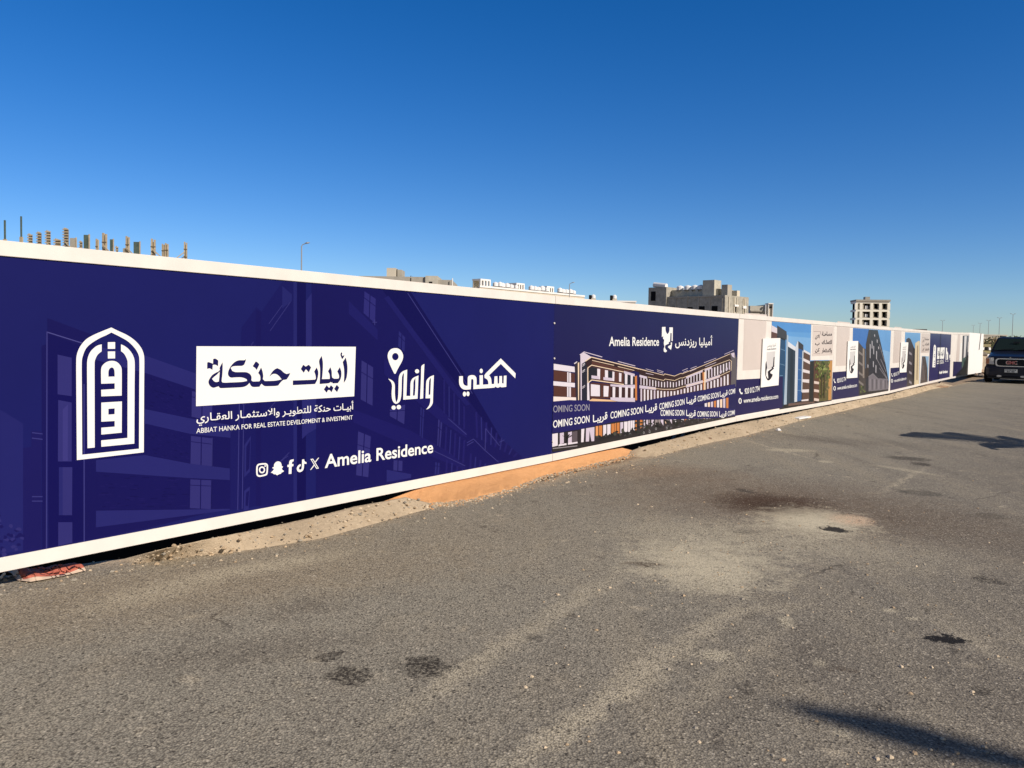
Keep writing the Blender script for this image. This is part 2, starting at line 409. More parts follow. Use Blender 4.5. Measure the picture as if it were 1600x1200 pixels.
    w2 = N.new('ShaderNodeVectorMath'); w2.operation = 'MULTIPLY_ADD'; w2.inputs[1].default_value = (.34, .34, 0); Lk(w1.outputs['Color'], w2.inputs[0]); Lk(co, w2.inputs[2])
    w3 = N.new('ShaderNodeVectorMath'); w3.operation = 'SUBTRACT'; w3.inputs[1].default_value = (.17, .17, 0); Lk(w2.outputs[0], w3.inputs[0]); cow = w3.outputs[0]
    def stain(px, py, rx, ry, col, strength, soft=.6, rough=.5, rot=0.0, crisp=False, to=None, both=False):
        small = rx < 60 and soft < 1 and col[0] < .1
        if both and over: strength *= .5
        elif (small and to is None) != over: return
        dark_spot = small
        nonlocal base
        small = small and not crisp
        if small: rough = rough*.8+.1; soft = .35
        c = gnd(px, py); ax = (gnd(px+rx, py)-gnd(px-rx, py)).length/2; ay = abs(gnd(px, py-ry).y-gnd(px, py+ry).y)/2
        v = N.new('ShaderNodeVectorMath'); v.operation = 'SUBTRACT'; v.inputs[1].default_value = (c.x, c.y, 0); Lk(cow if dark_spot or to else co, v.inputs[0]); o = v.outputs[0]
        a = math.atan2(c.x, c.y)+rot
        if to:
            q_ = gnd(*to); p_ = gnd(px, py); c = (p_+q_)/2; dd = q_-p_; ax = dd.length/2; ay = rx; a = -math.atan2(dd.y, dd.x); v.inputs[1].default_value = (c.x, c.y, 0)
        r = N.new('ShaderNodeVectorRotate'); r.rotation_type = 'Z_AXIS'; r.inputs['Angle'].default_value = a; Lk(o, r.inputs['Vector']); o = r.outputs[0]
        s = N.new('ShaderNodeVectorMath'); s.operation = 'MULTIPLY'; s.inputs[1].default_value = (1/ax, 1/ay, 0); Lk(o, s.inputs[0])
        l = N.new('ShaderNodeVectorMath'); l.operation = 'LENGTH'; Lk(s.outputs[0], l.inputs[0])
        e = N.new('ShaderNodeMath'); e.operation = 'MULTIPLY_ADD'; e.inputs[1].default_value = rough*2; Lk(n_edge, e.inputs[0])
        e2 = N.new('ShaderNodeMath'); e2.operation = 'MULTIPLY_ADD'; e2.inputs[1].default_value = rough*1.4; Lk(n_fine, e2.inputs[0])
        Lk(l.outputs['Value'], e2.inputs[2]); Lk(e2.outputs[0], e.inputs[2])
        f = mr(e.outputs[0], 1+rough*1.7-soft*.5, 1+rough*1.7+soft*.5, strength, 0.0)
        if small: f = mul(f, speck)
        base = mix(f, base, col)
    def stains():
        tan, pale, brown, dark, black = (.37,.30,.20), (.47,.40,.27), (.06,.04,.025), (.025,.021,.017), (.009,.008,.008)
        stain(220, 915, 420, 50, tan, .5, 1.2, .7); stain(60, 960, 300, 50, tan, .35, 1.3, .8)
        stain(470, 900, 260, 26, tan, .3, 1.3, .8)
        stain(700, 840, 300, 40, tan, .22, 1.4, .9)
        stain(1030, 738, 95, 13, (.30,.19,.11), .5, 1.2, .6)
        stain(1190, 780, 190, 34, (.15,.085,.045), .65, 1.4, .7); stain(1450, 822, 190, 32, (.15,.105,.065), .5, 1.4, .7)
        stain(1212, 790, 74, 16, (.06,.028,.011), 1.0, .9, .5, both=True)
        pale = (.68,.61,.44); stain(1120, 838, 130, 24, pale, .45, 1.3, 1.1); stain(1095, 880, 85, 28, pale, .75, 1.5, 1.5, both=True); stain(1120, 905, 60, 20, pale, .6, 1.1, 1.0); stain(1290, 852, 150, 22, pale, .4, 1.4, 1.0)
        stain(1268, 814, 62, 18, pale, 1.0, 1.3, 1.2, both=True); stain(1328, 813, 28, 8, (.80,.52,.33), .9, .95, .6)
        stain(1215, 794, 30, 8, (.02,.012,.008), .95, 1.0, .5)
        stain(1304, 828, 21, 4.2, black, .93, .25, .6, .06, True); stain(1165, 768, 14, 3, dark, .8, .5, .7); stain(1010, 882, 32, 5, brown, .8, .6, .8)
        stain(1165, 832, 20, 5, dark, .5, .8, .9); stain(1418, 717, 30, 3.4, dark, .85, .6, .5); stain(1438, 726, 14, 2.8, dark, .9, .5, .5)
        stain(1437, 771, 30, 4.5, (.07,.066,.055), .85, .6, .5); stain(1475, 999, 25, 8, black, .97, .12, .5, .1, True)
        stain(1532, 905, 12, 4.5, dark, .85, .5, .8); stain(1560, 911, 11, 4, dark, .8, .5, .8); stain(1480, 1018, 10, 4, dark, .7, .5, 1.)
        stain(1528, 1080, 16, 7, dark, .7, .6, 1.1); stain(1380, 1105, 18, 7, dark, .75, .6, 1.1); stain(1320, 1045, 18, 5, brown, .6, .7, .6)
        stain(1167, 1070, 10, 6, dark, .6, .7, .6); stain(1160, 1082, 9, 5, dark, .6, .7, .6); stain(1330, 925, 7, 4, dark, .55, .7, .6)
        stain(1013, 1191, 14, 8, dark, .65, .7, .7); stain(548, 1058, 30, 15, dark, .95, .6, .8); stain(512, 1028, 18, 8, dark, .85, .6, 1.0)
        stain(665, 1043, 46, 16, dark, .95, .6, .9); stain(1445, 956, 8, 3, dark, .5, .7, .6); stain(1545, 807, 24, 5, dark, .5, .7, 1.)
        stain(1120, 1025, 24, 9, pale, .7, .9, 1.3); stain(1228, 972, 12, 8, pale, .7, .9, 1.3); stain(1280, 1037, 10, 5, pale, .6, .8, 1.3)
        stain(1315, 1147, 14, 8, pale, .5, .9, 1.3); stain(1390, 955, 12, 3, pale, .7, .7, .8, -.5); stain(1428, 968, 12, 3, pale, .7, .7, .8, -.5)
        stain(1235, 704, 34, 2.4, pale, .7, .7, .5, -.35); stain(1415, 735, 45, 1.8, pale, .5, .7, .6, .55); stain(1290, 722, 10, 2, pale, .7, .6, .5)
        for p_, q_, w_, st_ in (((300,905),(520,868),.10,.6),((150,950),(330,905),.14,.45),((800,1205),(1010,1040),.05,.55),((1010,1040),(1140,960),.05,.5),((1140,960),(1240,948),.05,.4),((640,1110),(800,1000),.06,.5),((800,1000),(960,905),.06,.45),
                ((880,1150),(1090,1010),.035,.4),((1170,690),(1262,716),.022,.75),((1385,765),(1440,735),.03,.55),((1380,692),(1420,704),.02,.6),((1440,960),(1600,1050),.03,.3),((1210,1000),(1050,1120),.04,.35),((560,760),(1000,725),.05,.3)):
            stain(p_[0], p_[1], w_*1.3, w_, (.68,.60,.43), st_*1.0, 1.3, .9, 0.0, True, q_)
        for p_, q_, w_, st_ in (((430,960),(520,940),.16,.5),((200,1040),(560,1000),.16,.45),((1040,1160),(1300,1000),.2,.3),((950,760),(1200,730),.16,.3),((1180,672),(1360,700),.14,.5)):
            stain(p_[0], p_[1], w_, w_, (.14,.122,.098), st_, 1.2, .8, 0.0, True, q_)
        stain(1320, 690, 120, 5, (.13,.115,.095), .45, 1.2, .7)
    over = False; stains()
    # aggregate: dark pores between pale stones
    vo = N.new('ShaderNodeTexVoronoi'); vo.inputs['Scale'].default_value = 98; Lk(co, vo.inputs['Vector'])
    g = N.new('ShaderNodeSeparateColor'); Lk(vo.outputs['Color'], g.inputs[0])
    base = mix(mul(mr(vo.outputs['Distance'], .38, .62, 0, 1), .55), base, (.055,.047,.038))
    base = mix(mul(mr(g.outputs[0], .72, 1.0, 0, 1), .5), base, (.56,.50,.39))
    base = mix(mul(mr(g.outputs[1], .74, 1.0, 0, 1), .75), base, (.06,.052,.043))
    v2 = N.new('ShaderNodeTexVoronoi'); v2.inputs['Scale'].default_value = 44; Lk(co, v2.inputs['Vector']); g2 = N.new('ShaderNodeSeparateColor'); Lk(v2.outputs['Color'], g2.inputs[0])
    base = mix(mul(mul(mr(g2.outputs[0], .86, .9, 0, 1), mr(v2.outputs['Distance'], .28, .4, 1, 0)), .8), base, (.03,.026,.022))
    base = mix(mul(mul(mr(g2.outputs[1], .90, .93, 0, 1), mr(v2.outputs['Distance'], .22, .34, 1, 0)), .8), base, (.60,.54,.43))
    base = mix(mul(mr(nz(58, 5, .85), .53, .66, 0, 1), .5), base, (.07,.06,.05))
    base = mix(mul(mr(nz(75, 4, .85), .56, .68, 0, 1), .33), base, (.52,.46,.36))
    over = True; stains()
    Lk(base, b.inputs['Base Color'])
    bp = N.new('ShaderNodeBump'); bp.inputs['Strength'].default_value = .5; bp.inputs['Distance'].default_value = .006
    ad = N.new('ShaderNodeMath'); ad.operation = 'ADD'; Lk(vo.outputs['Distance'], ad.inputs[0]); Lk(nz(40, 4, .8), ad.inputs[1])
    Lk(ad.outputs[0], bp.inputs['Height']); Lk(bp.outputs[0], b.inputs['Normal']); return m
M_ASPH = mat_asphalt()
rb = MB()
# inner edge is ragged; the sheet is cut into strips running away from the fence
fine = []
for k in range(len(edge)-1):
    n = max(1, min(40, int((edge[k+1]-edge[k]).length/0.18)))
    for i in range(n):
        p = edge[k].lerp(edge[k+1], i/n)
        if p.y < 60:
            j = mnoise.noise(p*1.3)*.07+mnoise.noise(p*5)*.04+mnoise.noise(p*14)*.02
            p = p+Vector((.8, -.6, 0))*j
        fine.append(p)
fine.append(edge[-1])
vs = []; fs = []
for p in fine: vs += [(p.x+.8*w_, p.y-.6*w_, z_) for w_, z_ in ((0, .004), (.16, .0045), (.55, .005), (14, .006), (40, .004))]
for k in range(len(fine)-1):
    for i in range(4): a = k*5+i; fs.append((a, a+1, a+6, a+5))
rb.add(vs, fs, M_ASPH)
road = rb.build('road'); va = road.data.attributes.new('verge_dust', 'FLOAT', 'POINT'); va.data.foreach_set('value', [(1.0, .62, 0.0, 0.0, 0.0)[i % 5] for i in range(len(vs))]); tag(road, kind='structure')

# --- dirt verge between asphalt and hoarding
CREST = [(-330,975),(-160,938),(0,903),(60,894),(130,882),(168,877),(196,873),(245,860),(315,844),(420,823),(490,808),(560,790),(600,783),(700,764),(862,730),(985,702.5),(1010,696.5),
         (1120,668.3),(1170,658.3),(1220,649.3),(1270,638.3),(1300,633),(1350,623),(1390,616.5),(1415,609),(1450,602.2),(1486,595)]
crest = [seg_of(x).pt(x, y, .20) if x > 200 else gnd(x, y, .004) for x, y in CREST]
def along(pts, u):   # resample by the fence direction
    D = Vector((.61, .79))
    ks = [p.xy.dot(D) for p in pts]
    for i in range(len(pts)-1):
        if u <= ks[i+1] or i == len(pts)-2:
            t = (u-ks[i])/(ks[i+1]-ks[i]); return pts[i].lerp(pts[i+1], t)
D = Vector((.61, .79)); kk0, kk1 = asph[0].xy.dot(D), asph[-1].xy.dot(D)
SU0 = gnd(600, 789).xy.dot(D); SU1 = gnd(985, 708).xy.dot(D)
vb = MB(); grid = []; NU, NV = 420, 12
for i in range(NU+1):
    f = i/NU; u = kk0+(kk1-kk0)*(f**1.6); a = along(asph, u); c = along(crest, u); row = []
    su = max(0.0, min(1.0, (u-SU0)/.5, (SU1-u)/.25)); a = a+Vector((.8, -.6, 0))*.10; a.z = -.012
    back = c+Vector((-.8, .6, 0))*.22; back.z = min(c.z-.05, .0)
    for v in range(NV+1):
        t = v/NV
        if v == NV: p = back.copy()
        else:
            t = v/(NV-1); p = a.lerp(c, t); p.z = a.z+(c.z-a.z)*(t**.8)
            e = math.sin(math.pi*min(1, t*1.1)) if t < .9 else .35
            p.z += (mnoise.noise(p*3.0)*.010+mnoise.noise(p*9)*.008+mnoise.noise(p*24)*.007+mnoise.noise(p*60)*.006)*max(.1, e)
        p.z -= .16*su*min(1.0, max(0.0, (v-1.2)/3.0))
        row.append(p)
    grid.append(row)
vb.add([p for r in grid for p in r], [((i*(NV+1)+j), (i+1)*(NV+1)+j, (i+1)*(NV+1)+j+1, i*(NV+1)+j+1) for i in range(NU) for j in range(NV)], M_DIRT)
verge = vb.build('dirt_verge', smooth=True); tag(verge, kind='structure')

# --- loose gravel on verge and road edge
M_STONES = [M('pebble_pale', (.56,.46,.33), .9, .15, var=.3, vscale=9), M('pebble_brown', (.42,.32,.21), .9, .15, var=.3, vscale=9), M('pebble_grey', (.30,.27,.22), .9, .15, var=.3, vscale=9)]
def stone(mb, c, r, m, rng=random):
    ph = [rng.uniform(.7, 1.3) for _ in range(10)]; rg = []
    for z, q in ((-.5, .55), (0.05, 1.0), (.5, .7), (.75, .3)):
        rg.append([(c[0]+r*q*ph[i]*math.cos(i*math.pi/3), c[1]+r*q*ph[(i+3) % 10]*math.sin(i*math.pi/3), c[2]+r*z*ph[(i+5) % 10]*.8) for i in range(6)])
    mb.rings(rg, m)
gv = MB(); rng = random.Random(3)
for _ in range(4200):
    i = int((rng.random()**.9)*(NU-1)); t = rng.random()**1.1
    if rng.random() < .2: t = rng.uniform(-.3, .05)
    g = grid[i]; q = t*(NV-1)
    if q >= 0: p = g[min(NV-1, int(q))].lerp(g[min(NV-1, int(q)+1)], q-int(q))
    else: p = g[0]+Vector((.8, -.6, 0))*(-t*1.2); p.z = .006
    p = p+Vector((rng.uniform(-.05, .05), rng.uniform(-.05, .05), 0))
    stone(gv, p, rng.choice((.004, .005, .006, .008, .010, .015))*rng.uniform(.7, 1.5), rng.choice(M_STONES), rng)
def FRONT_Y(x):
    F_ = [(586,790),(620,788),(660,788),(702,785),(745,779),(806,761),(847,745),(905,731),(950,720),(975,714),(1010,702)]
    for (a_, b_), (c_, d_) in zip(F_, F_[1:]):
        if x <= c_: return b_+(d_-b_)*(x-a_)/(c_-a_)
    return 702
for _ in range(2600):   # fringe along the foot of the orange sand
    x = rng.uniform(640, 1000); y = FRONT_Y(x)+abs(rng.gauss(0, 3.2))-1.0; p = gnd(x, y, .005)
    stone(gv, p, rng.choice((.005, .007, .009, .012))*rng.uniform(.7, 1.4), rng.choice(M_STONES+[M_ORANGE]), rng)
for _ in range(420):   # grit thrown over the road
    x, y = rng.uniform(820, 1600), rng.uniform(700, 1195)
    if rng.random() < .55: x, y = rng.gauss(1200, 130), rng.gauss(850, 55)
    if y < 690: continue
    p = gnd(x, y, .006)
    if p.y > 12: continue
    if y < 1560-.79*x*1.0 and x < 1000: continue
    stone(gv, p, rng.choice((.006, .008, .012))*rng.uniform(.6, 1.2), rng.choice(M_STONES), rng)
tag(gv.build('gravel'), 'loose stones and grit scattered over the verge and road edge', 'gravel', kind='stuff')

# --- orange sand spilled against the hoarding
front = [(586,790),(620,788),(660,788),(702,785),(745,779),(806,761),(847,745),(905,731),(950,720),(975,714),(992,706)]
ridge = [(589,787),(618,776.5),(661,760.5),(700,752),(745,743.5),(806,731),(847,723),(905,711.5),(950,703),(972,699.5),(988,703.5)]
sb = MB(); grid2 = []
for i in range(len(front)-1):
    for k in range(20):
        t = k/20
        fx = (front[i][0]*(1-t)+front[i+1][0]*t, front[i][1]*(1-t)+front[i+1][1]*t)
        rx = (ridge[i][0]*(1-t)+ridge[i+1][0]*t, ridge[i][1]*(1-t)+ridge[i+1][1]*t)
        a = gnd(fx[0], fx[1]-2, .012); ja = Vector((.8, -.6, 0))*(mnoise.noise(a*4)*.07+mnoise.noise(a*12)*.06+mnoise.noise(a*30)*.03)
        P = seg_of(rx[0]); b = P.pt(rx[0], rx[1], -.03)
        row = []
        for v in range(15):
            s = v/14; p = a.lerp(b, s)+ja*max(0, 1-s*2.2)**2; e = math.sin(math.pi*s)
            p.z += (-.005+mnoise.noise(p*3)*.016+mnoise.noise(p*9)*.010+mnoise.noise(p*28)*.006)*e; row.append(p)
        c = b+Vector((-.8, .6, 0))*.25; c.z = -.3; row.append(c); a2 = a+ja+Vector((.8, -.6, 0))*.03; a2.z = -.03; row.insert(0, a2); grid2.append(row)
n = len(grid2[0])
sb.add([p for r in grid2 for p in r], [(i*n+j, (i+1)*n+j, (i+1)*n+j+1, i*n+j+1) for i in range(len(grid2)-1) for j in range(n-1)], M_ORANGE)
tag(sb.build('sand_pile', smooth=True), 'pile of bright orange sand spilled out under the hoarding onto the verge', 'sand pile')

# ================================================================== HOARDING
def hoarding(i, label, left_cap=False):
    P = Pn[i]; base = (P.A.x, P.A.y, P.a[2])
    r = empty('hoarding_panel', base, 0, label, 'hoarding', 'printed hoarding panels along the road')
    return P, r
def slab(mb, P, u0, u1, f0, f1, z0, z1, m):
    """block on panel P: u range, offset range f0..f1 (towards the road), heights above the bottom edge"""
    vs = [P.w(u, P.zb(u)+z, f) for z in (z0, z1) for u, f in ((u0, f0), (u1, f0), (u1, f1), (u0, f1))]
    mb.add(vs, [(3,2,1,0),(4,5,6,7),(0,1,5,4),(1,2,6,5),(2,3,7,6),(3,0,4,7)], m)
def finish(P, root, board=WHITE_METAL, bands=True, gap=.006, left=0.0, right=0.0, bh=.094):
    mb = MB(); slab(mb, P, gap/2, P.L-gap/2, -.04, 0, 0, FH, board); mb.build('board', root, root.location)
    gs = M('galvanised_steel', (.16,.165,.165), .5, .5, metal=.5); st = MB(); n_ = max(1, round(P.L/2.2))
    for z in (.35, FH-.35): st.beam(P.w(.04, P.zb(0)+z, -.075), P.w(P.L-.04, P.zb(P.L)+z, -.075), .06, .06, gs)
    for k in range(n_+1):
        u = .15+(P.L-.36)*k/n_; slab(st, P, u, u+.06, -.105, -.045, .03, FH-.05, gs)
        a = P.w(u+.03, P.zb(u)+1.5, -.09); b = P.w(u+.03, -.75, -1.5)
        if k in (0, n_): st.beam(a, b, .05, .05, gs)
    st.build('back_frame', root, root.location)
    if bands:
        fb = MB()
        slab(fb, P, gap/2, P.L-gap/2, .0005, .014, FH-bh, FH+.004, board)
        slab(fb, P, gap/2, P.L-gap/2, .0005, .014, -.004, bh-.004, board)
        if left: slab(fb, P, gap/2, left, .0005, .0135, bh-.004, FH-bh, board)
        if right: slab(fb, P, P.L-right, P.L-gap/2, .0005, .0135, bh-.004, FH-bh, board)
        fb.build('frame', root, root.location, bevel=.002)

NAVY = PR((23,26,96)); L1 = PR((36,37,108)); L2 = PR((46,45,114)); D1 = PR((19,17,86)); D2 = PR((12,10,78)); HL = PR((72,72,138)); HL2 = PR((54,54,122)); L0 = PR((31,33,103))

# ---------------------------------------------------------------- panel 1
P, root = hoarding(0, 'longest navy hoarding panel with large white arch emblem and row of social media icons')
A = Art(P, .002)
pr = MB()
q = [(.003, .086), (P.L-.003, .086), (P.L-.003, FH-.086), (.003, FH-.086)]
pr.add([P.w(u, P.zb(u)+z, .0012) for u, z in q], [(0, 1, 2, 3)], NAVY); pr.build('print_sheet', root, root.location)
F = lambda m, pts, k='printed_building', **kw: A.fill(k, m, pts, **kw)
# faded print of an apartment house
F(L0, [(0,640),(36,662),(36,860),(0,866)])
F(D1, [(74,497),(112,511),(144,523),(150,545),(228,583),(300,607),(360,625),(360,795),(330,800),(228,826),(76,856)])
F(D1, [(65,540),(72,538),(72,857),(66,858)]); F(PR((24,22,91)), [(36,700),(49,698),(49,674),(64.5,674),(64.5,859),(36,866)])
F(PR((15,13,84)), [(76,522),(128,541),(130,845),(76,856)])
for a, b, c in (((74,519),(128,536),1.6), ((73.4,518),(72.6,857),2.0), ((131.3,600),(131.6,846),1.9)): F(HL if c < 1.9 else HL2, strip([a, b], c))
for y in (676, 684.5, 776, 783): F(HL2, strip([(50, y), (66.5, y+2 if y < 700 else y)], 1.6))
for pts in ([(90,554),(112,559),(112,619),(90,616)], [(91,625),(112,629),(112,721),(90.5,721)], [(92,730),(113,730),(112.5,805),(92,805)], [(91,816),(113,816),(113,848),(91,853)]): F(L2, pts)
F(L1, [(92,730),(98,730),(98,805),(92,805)]); F(PR((55,53,124)), [(98,640),(106,632),(106,720),(98,720)])
F(L1, [(228,556),(307,584),(360,602),(360,626),(300,607),(228,583),(148,562),(148,541)])
F(L1, [(226,639),(298,654),(360,664),(360,684),(298,678),(226,662)]); F(L1, [(150,719),(226,711),(297,724.5),(359,732),(359,750),(297,747),(150,737)])
F(L1, [(150,798),(297,796),(359,795),(359,797),(150,824)])
for pts in ([(228,583),(298,606),(298,654),(228,639)], [(228,662),(297,678),(297,724),(228,711)], [(151,737.5),(296,747),(296,795.5),(151,797)]):
    F(D1, pts)
    (x0, y0), (x1, y1), (x2, y2), (x3, y3) = pts
    rg = random.Random(int(x0+y0))
    for _ in range(60):   # faint brick courses in the print
        s, t = rg.random()*.95, rg.uniform(.04, .94); w_ = rg.uniform(.03, .09)
        f_ = lambda s, t: (x0*(1-s)*(1-t)+x1*s*(1-t)+x2*s*t+x3*(1-s)*t, y0*(1-s)*(1-t)+y1*s*(1-t)+y2*s*t+y3*(1-s)*t)
        F(PR((26,22,93)) if rg.random() < .5 else PR((13,11,76)), [f_(s, t), f_(min(1, s+w_), t), f_(min(1, s+w_), t+.02), f_(s, t+.02)])
for (xa, ya, xb, yb, hb) in ((298.4, 681, 331, 685, 43.5), (297.5, 749, 330, 750.5, 45), (300, 611, 332, 618, 40)):
    F(L2, [(xa, ya), (xb, yb), (xb-.8, yb+hb), (xa-.8, ya+hb)]); F(D1, strip([((xa+xb)/2, (ya+yb)/2), ((xa+xb)/2-.6, (ya+yb)/2+hb)], 1.6)); F(D1, strip([(xa, ya+9), (xb, yb+9)], 1.0))
F(D1, [(333,686),(359,690),(358,731),(332.5,728)]); F(D1, [(332,752),(359,755),(358,795),(330,795)]); F(HL2, strip([(331.5,684),(331,728)], 1.0))
F(PR((22,22,92)), [(360,600),(400,590),(400,790),(360,797)])
# dark corner block and columns
F(PR((20,20,90)), [(375,560),(378,511),(401,480),(409,487),(441,441),(459,437),(459,797),(400,790),(376,797)])
F(D1, [(400,483),(408,488),(408,790),(400,791)])
F(L0, [(458.5,437.5),(464,438),(464,790),(458.5,791)]); F(D2, [(464,438.5),(478,440),(478,787),(464,790)])
F(L1, [(478,470),(487,458),(487,560),(478,560)]); F(D1, [(487,440),(494,440.7),(494,560),(487,560)])
F(L1, [(472,620),(504,620),(504,664),(480,678),(472,686)])
for a, b in (((374,630),(371.4,797)), ((381,630),(378.4,795))): F(HL2, strip([a, b], 1.2))
for pts in ([(382,695),(392,681),(390.5,737),(381.5,746)], [(381.5,767),(390.5,760),(388.5,796),(380.5,798)]): F(L1, pts); F(D1, [(pts[0][0]+3, pts[0][1]+3), (pts[1][0]-1, pts[1][1]+6), (pts[2][0]-1, pts[2][1]-5), (pts[3][0]+3, pts[3][1]-8)])
for a, b in (((422,517),(455,470)), ((420,506),(452,462)), ((392,540),(396,534)), ((413,648),(430,628)), ((418,741),(452,707)), ((424,733),(450,712)), ((500,512),(545,466))): F(PR((50,50,118)), strip([a, b], .9))
F(L0, [(441,447),(456,460),(456,470),(441,482)])
# the long receding wing
F(D1, [(494,441),(640,455),(724,584.5),(783.5,686),(816.5,714.5),(780,733),(560,777),(494,784)])
F(D2, [(596,451),(640,455),(724,584.5),(783.5,686),(774,684),(712,596),(640,508),(604,462)])
F(HL2, strip([(637,458),(721,587),(738,615)], 1.1)); F(D2, strip([(641,456),(726,586)], 1.4))
F(PR((25,24,96)), [(600,466),(607,462),(712,604),(735,632),(728,634),(704,607)])
F(PR((25,24,96)), [(545,470),(590,515),(590,532),(545,490)]); F(PR((24,22,94)), [(552,640),(640,672),(700,705),(727,728),(727,733),(690,720),(552,660)])
F(PR((24,22,94)), [(600,560),(655,606),(700,650),(729,676),(729,684),(690,660),(600,585)])
def win(pts, m=L2, bars=1, h=.3):
    F(m, pts)
    (x0, y0), (x1, y1), (x2, y2), (x3, y3) = pts
    for k in range(1, bars+1):
        t = k/(bars+1); F(D1, strip([(x0+(x1-x0)*t, y0+(y1-y0)*t), (x3+(x2-x3)*t, y3+(y2-y3)*t)], 1.5))
    if h: F(D1, strip([(x0+(x3-x0)*h, y0+(y3-y0)*h), (x1+(x2-x1)*h, y1+(y2-y1)*h)], 1.0))
win([(569.5,455),(587,467),(586,505),(568,489)], PR((40,39,112))); win([(623,517),(633,527),(632,550),(622,541)], L1); win([(565,563),(583,574),(582,634),(563.5,624)])
win([(609,640),(633,632),(631.6,663),(609,650)]); win([(657,636),(663,640),(660.5,685),(655.5,681)], L1); win([(684.6,655),(691,661),(688,699),(683,696)])
win([(559.6,674),(579.4,682),(575.4,745.6),(556.4,742.5)]); win([(615,719),(629,720),(628.5,736),(614.5,735)], L2, 1, 0); win([(680,722),(687,723.5),(686,741),(679,741.7)], L1)
F(L1, [(604,734),(642.7,741),(642,747),(604,753)])
F(HL2, strip([(582,503.5),(589,503.5)], 1.0)); F(HL2, strip([(585.5,499),(585.5,508)], 1.0))
# thin light piers and string courses fading away to the right
def lerp(a, b, t): return (a[0]+(b[0]-a[0])*t, a[1]+(b[1]-a[1])*t)
for T0, T1, B0, B1, n_ in (((690,588),(729,640),(690,642),(729,674),5), ((694,664),(729,690),(692,702),(727,726),5), ((740,640),(812,712),(742,682),(806,716),9), ((732,706),(770,732),(731,736),(766,738),5), ((694,716),(727,735),(693,742),(726,745),4)):
    for k in range(n_):
        t = (k+.5)/n_; F(L1 if k % 2 else PR((28,26,98)), strip([lerp(T0, T1, t), lerp(B0, B1, t)], 2.0 if k % 2 else 3.0))
for l in ([(678,704.5),(727,728)], [(700.5,654),(729,679)], [(729.5,692),(740,686),(758,704),(779,722)], [(758.7,669.5),(780.5,696.5)], [(758.7,669.5),(758,703)], [(780,691),(788,687.5)], [(729.5,696),(740,690)]): F(HL2, strip(l, 1.1))
rg = random.Random(5)
for _ in range(46):   # tree in the corner of the print
    cx, cy = rg.uniform(-4, 36), rg.uniform(803, 872); 
    if cy < 835-cx*.2 and rg.random() < .5: continue
    F(PR((22,20,88)) if rg.random() < .6 else PR((45,44,112)), [(cx+rg.uniform(2, 6)*math.cos(a), cy+rg.uniform(1.5, 4)*math.sin(a)) for a in (0, 1, 2, 3.1, 4.2, 5.2)])
# emblem and lettering
E1 = lambda *l: A.fill('arch_emblem', INK_WHITE, *l, sm=True)
k = 10.667; sh = 612-500
U = lambda pts: Q(100, 500, k, pts)
Lw = lambda pts: [(x, y+1195) for x, y in pts]
E1(U([(788,125),(900,180),(1050,250),(1180,340),(1270,440),(1320,540),(1338,650),(1335,1100)]+Lw([(1330,1010),(215,1140)])+[(205,1100),(205,650),(225,540),(270,440),(360,330),(480,255),(640,185)]),
   U([(790,208),(900,262),(1050,345),(1150,435),(1220,530),(1255,640),(1255,1100)]+Lw([(1250,950),(303,1050)])+[(297,1100),(297,690),(320,580),(370,470),(460,385),(600,300),(700,255)]))
E1(U([(628,405),(628,520),(560,580),(520,660),(510,720),(510,1100)]+Lw([(512,930),(392,942)])+[(386,1100),(385,720),(400,620),(440,530),(500,465),(560,425)]))
E1(U([(950,405),(1020,440),(1090,500),(1150,590),(1178,700),(1176,1100)]+Lw([(1172,865),(622,918),(620,812),(1058,770)])+[(1060,1100),(1060,700),(1040,630),(1000,560),(950,520)]))
E1(U([(730,370),(852,368),(852,480),(730,480)])); E1(U([(730,525),(852,523),(852,640),(732,642)]))
E1(U([(800,680),(880,700),(940,760),(962,830),(962,1260),(622,1273),(620,1163),(845,1150),(845,1055),(620,1062),(618,830),(640,760),(710,700)]), U([(740,945),(845,942),(840,840),(820,800),(795,790),(765,805),(742,850)]))
E1(U(Lw([(622,182),(965,162),(962,682),(622,715),(622,600),(845,582),(845,488),(622,500)])), U(Lw([(740,285),(845,278),(843,375),(740,382)])))
A.fill('name_box', INK_WHITE, [(307,541),(556,541.8),(553.4,619.2),(306.3,634.7)])
INKN = PR((26,25,84))
K1 = lambda *l: A.fill('calligraphy', INKN, *[smooth(Q(300, 535, 11.43, x)) for x in l])
K2 = lambda *l: A.fill('calligraphy', INKN, *[smooth(Q(430, 535, 11.43, x)) for x in l])
K1([(378,295),(420,290),(470,325),(465,425),(420,400),(372,400),(365,492),(320,465),(270,472),(272,360),(300,352),(355,372),(376,380)])
K1([(545,355),(548,420),(543,560),(530,690),(545,720),(480,780),(440,795),(380,810),(330,785),(300,740),(296,690),(320,640),(360,585),(420,545),(470,520),(500,490),(493,460),(515,410)], [(495,520),(490,600),(480,698),(430,708),(390,690),(358,650),(400,610),(450,570)])
K1([(500,690),(560,718),(700,715),(900,705),(1000,685),(1040,700),(1020,730),(980,770),(920,795),(850,803),(700,810),(540,817),(500,812),(472,780)])
K1([(965,298),(952,350),(930,400),(890,418),(800,420),(730,428),(690,455),(720,510),(780,530),(900,530),(980,535),(1040,570),(1063,620),(1058,680),(1035,725),(985,690),(980,660),(930,635),(860,622),(760,625),(700,628),(660,605),(643,560),(655,500),(690,430),(740,370),(790,335),(850,318),(930,318)])
K1([(1045,660),(1075,690),(1100,698),(1210,695),(1242,735),(1205,792),(1100,796),(1060,780),(1035,740),(1015,695)])
K1([(1140,338),(1180,365),(1202,395),(1155,494),(1130,460),(1083,425)])
